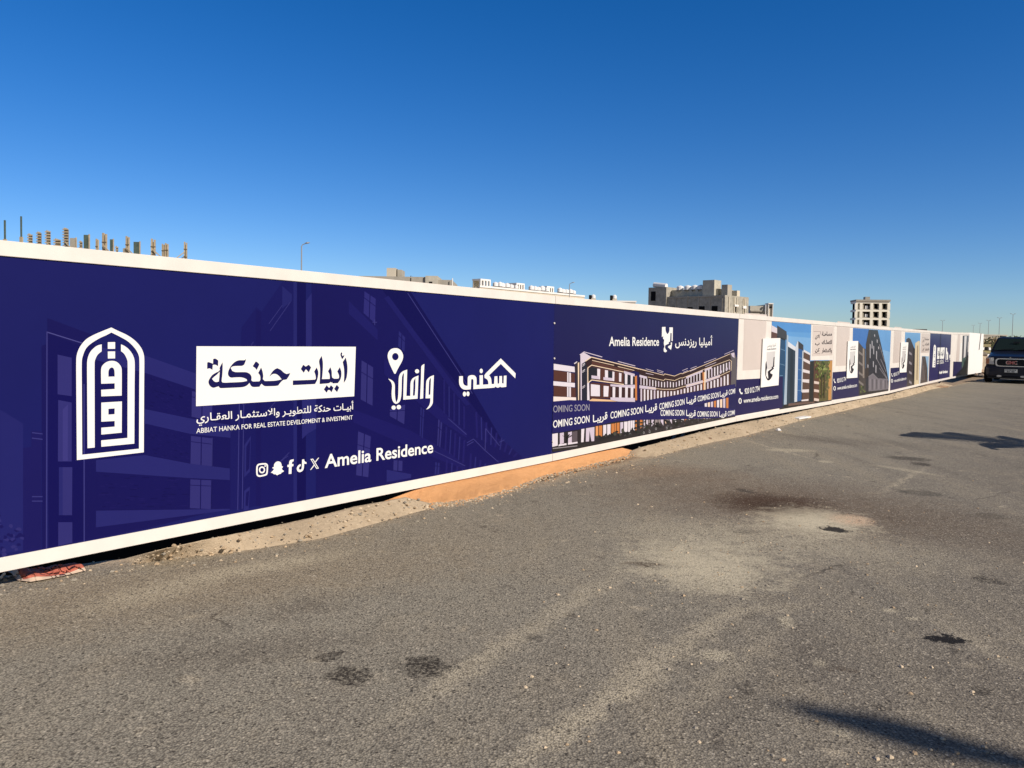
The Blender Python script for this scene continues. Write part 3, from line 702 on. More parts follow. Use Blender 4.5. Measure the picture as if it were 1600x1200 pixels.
K1([(1235,448),(1260,520),(1272,600),(1265,655),(1300,690),(1240,742),(1200,700),(1222,660),(1215,590),(1183,545)])
K1([(1225,690),(1300,690),(1486,684),(1600,660),(1650,652),(1590,705),(1540,770),(1480,778),(1310,781),(1275,765),(1238,728)])
K1([(1383,612),(1430,530),(1480,480),(1525,460),(1586,490),(1636,535),(1686,565),(1756,548),(1726,610),(1691,660),(1636,668),(1596,650),(1566,610),(1526,575),(1486,560),(1440,565),(1400,595)])
K2([(500,398),(545,432),(600,398),(642,445),(600,537),(560,490),(545,482),(510,542),(457,475)])
K2([(740,447),(768,520),(765,600),(745,680),(712,744),(315,763),(315,680),(700,665),(726,650),(720,590),(697,520)])
K2([(830,240),(850,340),(852,450),(842,600),(835,655),(832,742),(793,743),(800,600),(800,450),(784,330)])
K2([(820,655),(980,652),(1000,690),(960,728),(820,741)])
K2([(985,442),(1008,510),(1012,590),(1020,630),(1060,652),(1000,722),(985,705),(958,690),(975,640),(970,570),(944,515)])
K2([(1155,442),(1180,520),(1180,600),(1160,670),(1120,727),(1030,732),(1000,692),(1040,652),(1110,648),(1138,640),(1140,590),(1109,515)])
K2([(1260,270),(1285,380),(1291,480),(1281,600),(1260,670),(1224,724),(1232,600),(1228,470),(1206,350)])
K2([(1185,175),(1200,195),(1190,215),(1200,245),(1237,223),(1225,260),(1195,302),(1180,265),(1166,225),(1170,195)])
K2([(920,763),(950,800),(965,812),(995,763),(1042,810),(1005,892),(975,855),(945,850),(920,898),(868,840)]); K2([(1100,757),(1144,805),(1105,888),(1053,830)])
A.text('lettering', INK_WHITE, arabic('أبيـات حنكة للتطويـر والاستثمـار العقـاري'), (307,658.5), (552.5,639.5), 12.2, .010, '\uFE8D')
A.text('lettering', INK_WHITE, 'ABBIAT HANKA FOR REAL ESTATE DEVELOPMENT & INVESTMENT', (306.8,677), (551,655.2), 7.6, .004)
A.text('lettering', INK_WHITE, 'Amelia Residence', (507.5,731), (676.7,707), 20, .018)
wf = lambda *l: A.fill('wafi_logo', INK_WHITE, *[smooth(Q(596, 540, 11.43, x)) for x in l])
wf([(250,45),(310,58),(360,105),(388,180),(375,260),(340,330),(290,420),(252,502),(230,502),(190,420),(145,320),(115,220),(112,170),(130,110),(180,60)], ell(248,197,58,65))
wf([(118,588),(180,615),(225,660),(240,720),(240,850),(250,960),(265,1015),(290,960),(300,880),(305,700),(310,580),(330,510),(380,460),(460,428),(452,700),(445,900),(515,900),(518,700),(530,630),(570,575),(662,533),(655,700),(645,947),(388,967),(395,700),(402,485),(375,530),(365,600),(360,800),(350,920),(330,990),(290,1030),(255,1042),(215,1010),(190,950),(182,850),(190,720),(175,660),(150,625)], [(607,572),(575,640),(570,740),(562,895),(595,890),(605,750)])
for c in ((636,458,37), (218,1107,37), (310,1098,39)): wf(ell(*c))
wf([(767,328),(755,600),(745,942),(690,952),(705,600),(712,375),(735,345)])
wf([(937,527),(925,800),(920,960),(915,1030),(880,1090),(840,1125),(796,1142),(845,1080),(868,1020),(875,940),(788,942),(800,650),(820,600),(870,555)], [(884,572),(855,620),(848,700),(842,880),(872,875),(878,740)])
sk = lambda *l: A.fill('sakani_logo', INK_WHITE, *[smooth(Q(706, 550, 14.545, x), 38) for x in l])
sk([(1112,146),(1450,485),(1442,598),(1112,270),(845,530),(870,560),(895,620),(905,730),(960,725),(970,555),(1035,548),(1040,715),(1058,722),(1075,705),(1080,548),(1140,545),(1142,705),(1160,716),(1175,715),(1182,540),(1243,535),(1237,792),(1130,802),(1095,785),(1070,805),(1030,812),(990,785),(960,810),(488,843),(490,640),(470,612),(440,625),(432,847),(310,857),(240,835),(190,780),(165,700),(168,550),(251,548),(255,690),(280,750),(330,768),(360,765),(362,590),(380,545),(440,525),(510,530),(550,570),(562,630),(560,750),(630,745),(630,530),(706,525),(705,742),(830,735),(825,670),(800,620),(745,590),(740,530),(780,475)])
sk(ell(668,430,36,52)); sk(ell(287,955,37,55)); sk(ell(366,950,35,53))
ic = lambda *l: A.fill('social_icons', INK_WHITE, *[smooth(Q(392, 700, 13.333, x), 50) for x in l])
ic([(170,325),(310,315),(350,345),(358,400),(350,520),(320,570),(200,600),(150,595),(115,555),(110,420),(125,360)], [(180,357),(300,347),(325,372),(328,420),(320,510),(295,545),(190,568),(150,555),(142,520),(144,420),(152,377)])
ic(ell(232,455,65,72), ell(232,455,37,42)); ic(ell(297,375,17))
ic([(570,278),(620,300),(640,350),(642,385),(668,380),(660,410),(640,420),(660,460),(690,475),(670,500),(640,510),(625,535),(590,545),(545,570),(510,545),(480,548),(455,525),(415,515),(450,480),(478,450),(475,430),(445,420),(455,400),(480,395),(485,340),(520,295)])
ic([(892,233),(888,280),(860,285),(852,335),(888,332),(885,378),(850,385),(845,537),(787,541),(792,395),(760,398),(762,350),(795,345),(800,290),(825,250)])
ic([(1110,235),(1120,275),(1160,300),(1158,332),(1110,325),(1100,430),(1070,480),(1020,505),(975,485),(955,430),(975,375),(1010,345),(1040,335),(1038,375),(1010,395),(1000,430),(1020,455),(1050,440),(1060,400),(1068,240)])
ic([(1240,230),(1295,222),(1418,425),(1365,435)], [(1266,244),(1287,241),(1393,414),(1375,417)]); ic([(1400,205),(1421,203),(1350,300),(1336,288)]); ic([(1233,457),(1255,452),(1325,365),(1311,349)])
A.build(root); finish(P, root)

# ---------------------------------------------------------------- panel 2
P, root = hoarding(1, 'navy hoarding panel with a picture of a lit apartment block under slanting COMING SOON ribbons')
A = Art(P, .002); F = lambda m, pts, k='printed_building', **kw: A.fill(k, m, pts, **kw)
F(PR((27,26,82)), [(866.5,472),(1154.4,495.6),(1149,652),(862.6,711)], 'print_sheet')
C8 = lambda pts: Q(858, 540, 10.434, pts); C9 = lambda pts: Q(858, 600, 10.434, pts); C10 = lambda pts: Q(1000, 540, 10, pts)
WH = PR((226,222,234)); LAV = PR((205,196,216)); BR = PR((86,54,48)); DBR = PR((52,34,38)); GL = PR((36,38,48)); CR = PR((236,214,186)); SL = PR((38,40,54)); OR = PR((200,128,72))
# left low wing
for pts, m in (([(75,295),(415,345),(420,435),(75,395)], WH), ([(75,398),(295,430),(295,592),(75,575)], BR), ([(295,432),(355,445),(355,600),(295,595)], WH), ([(355,448),(420,455),(420,605),(355,600)], BR),
    ([(70,580),(420,610),(420,680),(70,650)], WH), ([(75,653),(292,668),(292,837),(75,826)], BR), ([(293,672),(355,680),(355,837),(293,835)], WH), ([(356,685),(432,690),(432,842),(356,838)], BR), ([(70,830),(440,845),(450,890),(70,910)], PR((238,226,222)))): F(m, C8(pts))
for a, b in (((323,440),(323,598)), ((323,676),(323,836))): F(DBR, C8(strip([a, b], 10)))
F(PR((50,45,55)), C8([(420,290),(500,250),(512,890),(440,890)])); F(CR, C8([(468,282),(491,272),(487,890),(473,890)])); F(WH, C8([(405,290),(455,255),(458,270),(415,302)]))
F(PR((214,206,222)), C8([(510,150),(565,110),(690,185),(600,250),(532,300),(532,890),(515,890)])); F(SL, C8([(533,300),(616,250),(621,890),(540,890)])); F(WH, C8([(620,352),(642,340),(660,890),(621,890)]))
for y in (320, 420, 680): F(WH, C8(strip([(540,y),(585,y-35)], 8))); F(WH, C8(strip([(540,y+22),(585,y-13)], 6)))
F(DBR, C8([(595,262),(690,195),(1586,405),(1586,470),(1400,415),(690,335),(622,372)])); F(BR, C8([(700,255),(1380,420),(1210,430),(690,320)]))
F(LAV, C8(strip([(500,152),(570,102),(865,186)], 13))); F(CR, C8(strip([(588,256),(690,187),(1000,265),(1586,410)], 14))); F(CR, C8(strip([(700,240),(1060,322)], 9))); F(LAV, C8(strip([(1120,257),(1405,332)], 12))); F(CR, C8(strip([(1120,340),(1390,405)], 9)))
F(BR, C8([(640,368),(690,335),(1215,445),(1215,622),(690,560),(640,592)])); F(GL, C8([(642,380),(690,345),(782,365),(782,545),(642,588)]))
for pts, m in (([(785,375),(832,382),(830,552),(785,545)], WH), ([(690,485),(815,500),(815,550),(690,535)], LAV), ([(910,398),(960,405),(960,522),(910,515)], WH), ([(963,408),(1032,420),(1032,530),(963,522)], GL), ([(1033,422),(1066,430),(1062,580),(1030,575)], WH), ([(885,513),(1032,530),(1032,577),(885,560)], LAV), ([(1140,443),(1180,452),(1176,592),(1140,586)], WH)): F(m, C8(pts))
F(CR, C8(strip([(632,605),(632,362),(692,318),(1215,430)], 13)))
F(PR((80,48,46)), C8([(665,622),(700,600),(1400,660),(1400,862),(1000,862),(665,864)])); F(CR, C8(strip([(640,604),(696,560),(1220,634)], 15)))
for pts in ([(680,628),(828,645),(828,827),(680,822)], [(888,655),(972,662),(962,832),(888,830)]): F(WH, C8(pts))
F(DBR, C8([(828,645),(888,652),(888,830),(828,827)])); F(BR, C8([(845,640),(880,645),(880,830),(845,830)])); F(PR((232,192,150)), C8([(655,895),(700,865),(1112,890),(1112,912),(655,905)]))
# stacked white bays towards the middle
F(BR, C8([(1000,440),(1000,430),(1400,470),(1400,640),(1220,630)])) if False else None
F(GL, C8([(1220,440),(1395,480),(1395,640),(1220,640)])); F(LAV, C8([(1220,412),(1395,462),(1395,505),(1220,452)])); F(WH, C8([(1236,455),(1278,465),(1274,632),(1236,632)])); F(WH, C8([(1330,480),(1366,488),(1362,634),(1330,634)]))
F(PR((60,38,40)), C8([(1000,660),(1400,690),(1400,860),(1000,850)])); F(LAV, C8([(1000,630),(1220,642),(1400,638),(1400,697),(1000,662)]))
for x in (1035, 1140, 1240, 1330): F(WH, C8([(x,672),(x+44,676),(x+40,856),(x,854)]))
F(LAV, C8([(1000,843),(1400,853),(1400,918),(1120,912),(1000,884)])); F(OR, C8([(1398,500),(1432,488),(1434,892),(1404,892)]))
# the rest of the block, meeting in a shallow V
def ipl(pl, x):
    for (a, b), (c, d) in zip(pl, pl[1:]):
        if a <= x <= c: return b+(d-b)*(x-a)/(c-a)
    return pl[-1][1] if x > pl[-1][0] else pl[0][1]
R1 = [(-10,366),(370,462),(385,442),(540,476),(640,432),(660,440),(1000,305),(1410,128),(1470,170)]
R2 = [(-10,456),(120,490),(370,545),(390,522),(540,546),(640,502),(660,508),(1000,370),(1400,222),(1430,246)]
R3 = [(-10,640),(120,660),(370,683),(540,682),(640,652),(1000,560),(1230,480),(1410,396)]
F(DBR, C10(R1+[(1480,300)]+R2[::-1])); F(PR((58,42,44)), C10(R2+[(1425,398)]+R3[::-1])); F(PR((74,50,48)), C10(R3+[(1415,640),(1000,720),(0,860)]))
F(PR((96,92,98)), C10([(1410,128),(1470,90),(1510,200),(1500,640),(1420,640),(1430,246)])); F(LAV, C10([(1420,120),(1475,110),(1478,195),(1440,170)]))
for x in range(8, 1400, 46):
    a, b, c = ipl(R2, x), ipl(R3, x), ipl(R3, x)
    w = 15 if x < 1000 else 19
    if not (960 < x < 1010): F(WH if (x//46) % 3 else LAV, C10([(x, a+30), (x+w, a+30-(6 if x > 640 else -4)), (x+w, b-32), (x, b-30)]))
    if x > 1200 and (x//46) % 2: F(LAV, C10([(x-4, b-70), (x+30, b-84), (x+30, b-50), (x-4, b-36)]))
for x in range(8, 1400, 52):
    c = ipl(R3, x); low = 880-x*.19
    F(WH if (x//52) % 4 else LAV, C10([(x, c+32), (x+24, c+30), (x+24, low-10), (x, low-4)]))
for x0, x1 in ((-8,110), (720,980), (1010,1120)):
    F(LAV, C10([(x0, ipl(R2,x0)-2), (x1, ipl(R2,x1)-2), (x1, ipl(R2,x1)+34), (x0, ipl(R2,x0)+34)])); F(LAV, C10([(x0, ipl(R3,x0)-22), (x1+(130 if x0 > 0 else 140), ipl(R3,x1+130)-18), (x1+(130 if x0 > 0 else 140), ipl(R3,x1+130)+22), (x0, ipl(R3,x0)+26)]))
F(OR, C10([(975,400),(1000,430),(1000,690),(988,695)])); F(CR, C10([(1000,420),(1022,400),(1024,690),(1004,694)]))
F(CR, C10(strip(R1[:-1], 8))); F(CR, C10(strip(R2[1:]+[(1422,392)], 7))); F(CR, C10(strip(R3[1:], 8)))
for l in ([(90,362),(212,396)], [(265,378),(368,410)], [(270,405),(360,430)], [(660,392),(745,355)], [(670,420),(745,390)], [(790,358),(885,322)], [(1000,268),(1190,196)], [(1320,136),(1465,72)], [(1020,330),(1190,262)], [(780,402),(880,362)], [(90,430),(210,455)]): F(LAV, C10(strip(l, 7)))
# street level below the ribbons
F(PR((44,40,44)), C9([(60,820),(480,740),(1100,600),(1586,560),(1586,800),(60,1090)]))
for pts, m in (([(52,815),(142,800),(140,1005),(52,1025)], WH), ([(175,800),(240,790),(240,960),(175,985)], LAV), ([(310,790),(370,775),(370,960),(310,965)], LAV), ([(160,985),(460,935),(465,965),(150,1015)], WH), ([(375,780),(460,765),(460,940),(375,955)], PR((92,84,92))), ([(525,735),(575,728),(562,945),(522,950)], WH), ([(602,722),(740,700),(735,930),(690,935),(660,760),(650,935),(598,940)], LAV)): F(m, C9(pts))
rg = random.Random(11); x = 760
while x < 1580:
    w = rg.uniform(22, 60); t = 690-(x-760)*.16; b = 920-(x-760)*.17
    F(rg.choice((WH, OR, PR((238,206,180)), LAV, PR((226,160,104)))), C9([(x, t), (x+w, t-6), (x+w*.97, b-rg.uniform(20, 90)), (x, b-rg.uniform(20, 90))])); x += w+rg.uniform(4, 22)
for x0, x1 in ((60, 720), (720, 1586)):
    pass
for x in range(0, 27):
    X = 780+x*30; b = 905-(X-760)*.165
    F(PR((34,36,38)) if rg.random() < .7 else PR((70,72,66)), [p for p in C9(ell(X+rg.uniform(-10, 10), b-rg.uniform(5, 75), rg.uniform(14, 34), rg.uniform(14, 42), 7))])
for X, Y, r_ in ((1320, 830, 26), (1470, 790, 28), (1240, 850, 18)): F(PR((96,98,102)), C9(ell(X, Y, r_*.8, r_*1.3))); F(PR((30,30,32)), C9(ell(X, Y, r_*.5, r_*.8)))
for a in (-70, -35, 0, 30, 65): F(PR((24,24,26)), C9([(290, 880), (290+a*1.1, 800+abs(a)*.5), (290+a*1.2+14, 806+abs(a)*.6), (304, 885)]))
F(PR((24,24,26)), C9([(284,870),(312,870),(306,990),(284,990)]))
F(PR((46,44,46)), C9([(48,1030),(470,985),(700,950),(1100,880),(1586,780),(1586,850),(1000,985),(60,1108)])); F(PR((150,146,154)), C9(strip([(60,1052),(460,1008)], 14)))
for x in range(12): F(rg.choice((WH, OR, PR((70,68,74)))), C10([(x*58+rg.uniform(0, 20), 1145), (x*58+46, 1142), (x*58+44, 1210-x*4), (x*58+rg.uniform(0, 20), 1215-x*4)]))
for x in range(8): F((WH, PR((240,214,190)), LAV, OR)[x % 4], C10([(1010+x*48, 895+x*-11), (1046+x*48, 890-x*11), (1044+x*48, 968+x*3), (1012+x*48, 964+x*3)]))
F(PR((50,46,50)), C10([(-40,1150),(1480,1080),(1488,1118),(0,1460),(-60,1470)]))
x = 0
while x < 1100:
    w = rg.uniform(18, 46); b = 1330-x*.19; F(rg.choice((WH, LAV, OR, PR((238,206,180)), PR((150,140,144)))), C10([(x, 1146), (x+w, 1146), (x+w, b-rg.uniform(10, 90)), (x, b-rg.uniform(10, 90))])); x += w+rg.uniform(6, 26)
for k in range(150):
    x = rg.uniform(-80, 1470); lo_, hi_ = 1190-x*.05, 1440-x*.222; y = rg.uniform(lo_, max(lo_+5, hi_-18)); s_ = 1-x/2400
    F(PR(rg.choice(((34,36,38),(52,52,56),(84,82,88),(40,46,40),(28,28,32),(30,34,30)))), C10([(x+rg.uniform(10, 34)*s_*math.cos(a), y+rg.uniform(8, 26)*s_*math.sin(a)) for a in (0, .9, 1.9, 2.9, 3.9, 5.1)]))
for x, y in ((60,1360),(150,1345),(250,1300),(420,1290)): F(PR((150,150,156)), C10(ell(x, y, 14, 20, 10))); F(PR((30,30,32)), C10(ell(x, y, 8, 12, 10)))
RIB = PR((33,30,94))
A.fill('ribbon', RIB, [(864.4,627.3),(890,625),(909,626),(964,628.5),(1000,628),(1070,615),(1148.8,600),(1149.3,616),(1130,623),(1084,634.5),(1130,637),(1149.2,639),(1149,649.6),(1120,653.4),(1056,655.2),(1000,656),(963.4,658.5),(903,671.4),(862.9,676.8)])
GREY = PR((150,150,166)); TX = lambda m, b, p0, p1, c, bo=.04, ref='H': A.text('lettering', m, b, p0, p1, c, bo, ref)
QR = arabic('قريبـا')
for b, p0, p1, c, ref in (('OMING SOON',(864.2,668.6),(921,659.6),11.2,'H'), (QR,(926.3,660),(949,654.3),11,'\uFE8D'), ('COMING SOON',(953.8,654.2),(1004.6,645.2),10.4,'H'), (QR,(1008,643.8),(1026.5,640.6),10.5,'\uFE8D'), ('COMING SOON',(1030,640),(1069.5,632),9.4,'H'),
        (QR,(1072.5,630.6),(1087.5,627.6),9.4,'\uFE8D'), ('COMING SOON',(1090,627.6),(1123,620.6),8.4,'H'), (QR,(1124.6,620),(1136.6,617.3),8.2,'\uFE8D'), ('COMI',(1138.5,616.8),(1148.6,614.4),7.6,'H'),
        ('COMING SOON',(1032,649.6),(1069,649.2),9,'H'), (QR,(1072,649.6),(1087,650),9,'\uFE8D'), ('COMING SOON',(1089.5,651),(1121,650.6),8.2,'H'), (QR,(1123.6,651),(1135,650.4),8.2,'\uFE8D'), ('COMI',(1137,650),(1148,647.6),7.0,'H')):
    TX(INK_WHITE, b, p0, p1, c, .010 if ref == 'H' else .02, ref)
TX(GREY, 'OMING SOON', (864.4,644.4), (921,641.2), 10.4, .008)
TX(INK_WHITE, 'Amelia Residence', (951.6,540.4), (1029.6,540), 14, .015)
TX(INK_WHITE, arabic('أميليا ريزدنس'), (1055,540), (1113.2,539.3), 12.5, .014, '\uFE8D')
em = lambda *l: A.fill('horse_emblem', INK_WHITE, *[smooth(Q(1026, 500, 16, x), 50) for x in l])
em([(135,175),(222,172),(222,250),(240,310),(272,355),(305,310),(320,250),(318,185),(405,185),(400,525),(372,525),(375,330),(345,325),(335,540),(300,555),(305,590),(250,615),(215,635),(210,690),(230,735),(260,765),(240,800),(210,805),(180,780),(178,720),(195,660),(180,590),(190,490),(160,470),(165,400),(130,430)])
em([(350,565),(385,560),(380,640),(360,745),(280,680),(300,650),(360,620)])
for y in (505, 560, 690): rivet = MB(); p = P.pt(865.6 if y < 600 else 863, y, .002); rivet.bar(p, p+Vector((P.n.x, P.n.y, 0))*.012, .012, WHITE_METAL); rivet.build('rivet', root, root.location)
A.build(root); finish(P, root)

# ---------------------------------------------------------------- panels 3 to 5
BEIGE = PR((222,211,205)); PBLUE = PR((35,31,84)); SKYP = PR((98,160,222)); TXB = PR((58,44,50)); PALE = PR((222,221,222))
def plaque(P, root, quad, logo=None):
    """raised white sign with the black horse mark"""
    mb = MB(); off0, off1 = .016, .03
    f = [P.pt(x, y, off1) for x, y in quad]; b = [v-Vector((P.n.x, P.n.y, 0))*(off1-off0) for v in f]
    mb.add(f+b, [(0,1,2,3),(7,6,5,4),(1,0,4,5),(2,1,5,6),(3,2,6,7),(0,3,7,4)], PLAIN_WHITE)
    sg = mb.build('sign_plaque', root, root.location)
    A = Art(P, off1+.001)
    (x0, y0), (x1, y1), (x2, y2), (x3, y3) = quad
    def T(u, v):   # u, v in a 356 x 1020 drawing of the plaque
        s, t = u/356, v/1020
        return (x0*(1-s)*(1-t)+x1*s*(1-t)+x2*s*t+x3*(1-s)*t, y0*(1-s)*(1-t)+y1*s*(1-t)+y2*s*t+y3*(1-s)*t)
    mark = [(86,475),(98,545),(108,625),(98,685),(96,785),(128,845),(143,850),(128,725),(123,705),(148,680),(193,655),(213,635),(193,615),(223,605),(228,585),(233,405),(253,400),(253,585),(258,605),(233,625),(250,650),(218,680),(193,700),(178,715),(183,745),(228,770),(223,810),(193,865),(158,893),(128,885),(98,835),(78,765),(73,665),(73,535)]
    A.fill('mark', PALE, [T(*p) for p in ((85,290),(265,280),(240,640),(120,660),(95,560))])
    A.fill('mark', PR((34,30,44)), [T(*p) for p in mark])
    A.text('mark', PR((150,156,156)), arabic('أميليا ريزدنس'), T(95,180), T(275,170), (y3-y0)*.05, .02, '\uFE8D')
    A.text('mark', PR((140,142,144)), 'Amelia Residence', T(88,250), T(280,240), (y3-y0)*.035, .02)
    for o in A.build(root).values(): o.parent = sg
def contact(A, ph0, ph1, c1, wb0, wb1, c2):
    w = (ph1[0]-ph0[0])*.14
    A.fill('lettering', INK_WHITE, [(ph0[0],ph0[1]-c1),(ph0[0]+w*.5,ph0[1]-c1),(ph0[0]+w*.4,ph0[1]-c1*.6),(ph0[0]+w*.75,ph0[1]-c1*.25),(ph0[0]+w*1.2,ph0[1]-c1*.3),(ph0[0]+w*1.2,ph0[1]),(ph0[0]+w*.6,ph0[1]+c1*.05),(ph0[0],ph0[1]-c1*.55)])
    A.text('lettering', INK_WHITE, '920 012 774', (ph0[0]+w*1.9, ph0[1]), ph1, c1, .015)
    r_ = c2*.55
    A.fill('lettering', INK_WHITE, ell(wb0[0]+r_*.6, wb0[1]-c2*.45, r_*.6, r_*1.1), ell(wb0[0]+r_*.6, wb0[1]-c2*.45, r_*.3, r_*.75))
    A.text('lettering', INK_WHITE, 'www.amelia-residence.com', (wb0[0]+r_*1.9, wb0[1]), wb1, c2, .01)
def slogan(A, x0, x1, y0, y1):
    w = x1-x0; h = y1-y0; k = 'slogan'
    for j, s in enumerate(('مساحـة', 'للتملـك', 'والاستثمار')): A.text(k, TXB, arabic(s), (x0+w*.44, y0+h*(.34+.27*j)), (x0+w*.92, y0+h*(.335+.27*j)), h*.13, .04, '\uFE8D')
    for j, s in enumerate(('الآن'.replace('آ', 'ا'), 'ب', 'كن')): A.text(k, TXB, arabic(s), (x0+w*.12, y0+h*(.42+.22*j)), (x0+w*.33, y0+h*(.415+.22*j)), h*.11, .04, '\uFE8D')
    for l in ([(x0+w*.05,y0+h*.2),(x0+w*.38,y0+h*.2),(x0+w*.38,y0+h*.3)], [(x0+w*.05,y0+h*.93),(x0+w*.36,y0+h*.93)]): A.fill(k, PR((140,122,122)), strip(l, max(.35, w*.015)))
def foliage(A, x0, x1, y0, y1, n, seed, r=2.0, cols=((62,84,38),(92,112,52),(44,62,30),(122,130,70))):
    rg = random.Random(seed)
    for _ in range(n):
        cx, cy = rg.uniform(x0, x1), rg.uniform(y0, y1)
        A.fill('photo_print', PR(rg.choice(cols)), [(cx+r*rg.uniform(.3, 1)*math.cos(a), cy+r*rg.uniform(.5, 1.7)*math.sin(a)) for a in (0, 1, 2, 3.1, 4.2, 5.2)])

P, root = hoarding(2, 'hoarding panel with photo of blue glazed towers and a green palm under a beige box')
A = Art(P, .002); F = lambda m, pts, k='photo_print', **kw: A.fill(k, m, pts, **kw)
F(BEIGE, [(1163.5,489),(1198.2,491.5),(1195.4,540),(1188.5,577),(1160.4,579)], 'print_sheet')
F(PBLUE, [(1150.8,593.3),(1189,591.2),(1224,588.4),(1223,637),(1148.4,650)], 'print_sheet'); F(BEIGE, [(1270.3,508),(1303,510.5),(1300.8,555),(1269,556.5)], 'slogan')
C = lambda pts: Q(1190, 500, 13.333, pts)
F(PR((60,56,58)), [(1222,560),(1300,560),(1299.6,624),(1222.5,640)]) if False else None
F(SKYP, [(1206,502.2),(1267.6,507),(1266.4,563),(1300.6,562.4),(1299.6,624),(1222.5,640),(1223.5,588),(1204.5,590)])
F(PR((84,148,216)), [(1206,502.2),(1267.6,507),(1267.2,520),(1205.8,517)]); F(PR((122,176,228)), [(1230,525),(1266.8,528),(1266.4,563),(1230,562)])
F(PR((46,46,52)), [(1218,596),(1300,590),(1299.6,626),(1218,641)])
for pts, m in (([(210,110),(325,170),(325,280),(205,240)], PR((222,216,226))), ([(205,240),(325,280),(325,380),(200,380)], PR((96,66,60))),
    ([(200,370),(500,420),(485,1790),(445,1790),(440,1180),(190,1180)], PR((40,78,116))), ([(325,112),(520,240),(527,410),(495,410),(325,335)], PR((62,64,72))), ([(325,330),(495,400),(495,430),(325,370)], PR((34,38,44))),
    ([(527,300),(557,322),(522,1770),(463,1780),(492,1100)], PR((168,188,208))), ([(548,540),(702,630),(690,1720),(530,1760)], PR((44,62,80))), ([(600,600),(660,620),(650,1700),(590,1720)], PR((36,50,64))), ([(555,448),(705,560),(705,645),(550,552)], PR((220,226,236))),
    ([(705,560),(750,438),(768,460),(742,1700),(683,1710)], PR((206,216,228))), ([(765,580),(862,630),(830,1680),(740,1700)], PR((46,92,152))), ([(765,440),(872,520),(870,630),(765,590)], PR((58,58,64))), ([(850,640),(880,652),(846,1500),(826,1500)], PR((190,202,214))),
    ([(875,640),(1012,722),(992,1700),(840,1710)], PR((92,70,62))), ([(875,615),(1012,690),(1012,735),(875,662)], PR((222,222,230)))): F(m, C(pts))
F(PR((60,42,42)), C([(935,690),(955,700),(930,1680),(905,1685)])) if False else None
for pts in ([(870,795),(1006,858),(1006,922),(870,852)], [(862,1020),(1002,1060),(1000,1118),(858,1086)], [(850,1232),(992,1240),(990,1312),(850,1292)], [(845,1448),(987,1444),(985,1507),(843,1512)], [(830,1664),(977,1645),(975,1682),(830,1692)]): F(PR((226,220,224)), C(pts))
for a, b in (((392,600),(490,640)), ((380,912),(478,942)), ((372,1155),(445,1160)), ((768,780),(840,805)), ((765,1030),(835,1048)), ((755,1240),(828,1250)), ((745,1465),(822,1470))): F(PR((120,160,196)), C(strip([a, b], 9)))
F(PR((38,42,42)), C([(1010,860),(1090,850),(1078,1720),(990,1720)])); F(PR((92,64,50)), C([(1090,845),(1205,845),(1197,1690),(1078,1700)]))
for y in (1270, 1440, 1625): F(PR((222,206,198)), C([(1095,y),(1203,y+20),(1200,y+70),(1092,y+55)]))
F(PR((196,146,88)), C([(1380,845),(1476,838),(1452,1660),(1290,1690)])); F(PR((96,92,58)), C([(1200,850),(1400,845),(1390,1670),(1195,1700)]))
foliage(A, 1273, 1297, 565, 590, 60, 4, 1.7); foliage(A, 1279, 1296, 588, 621, 46, 5, 1.5, ((78,84,48),(60,70,36),(106,104,62),(140,120,80)))
rg = random.Random(8)
for k in range(46):
    a = rg.uniform(-2.9, -.2) if k % 3 else rg.uniform(0, 6.28); L = rg.uniform(6, 13); cx, cy = 1285+rg.uniform(-1.5, 1.5), 578+rg.uniform(-2, 2); c = (cx+L*.85*math.cos(a), cy+L*math.sin(a)*1.15+3)
    F(PR(rg.choice(((70,96,40),(104,126,58),(142,154,88),(48,68,30),(168,172,112)))), [(cx, cy-.6), ((cx+c[0])/2, (cy+c[1])/2-1.4), c, ((cx+c[0])/2+.4, (cy+c[1])/2+.6)])
for x in (1283, 1287.5): F(PR((70,58,42)), [(x,585),(x+1.6,585),(x+1.2,622),(x-.2,622)])
F(PR((48,44,44)), C([(450,1765),(1195,1690),(1195,1780),(560,1860)])); F(PR((110,88,82)), C([(560,1740),(760,1720),(1100,1700),(1100,1730),(560,1790)]))
F(PBLUE, [(1189,591),(1223.4,588.3),(1222.4,637),(1186,642)], 'print_sheet')
contact(A, (1155,615.6), (1186.7,611), 8.2, (1154,629.8), (1215.8,622.4), 7.4); slogan(A, 1269.6, 1302.5, 508.5, 556)
A.build(root); finish(P, root, bh=.088); plaque(P, root, [(1192.4,528.9),(1219.3,528.2),(1216.5,601.8),(1188.9,605.4)])

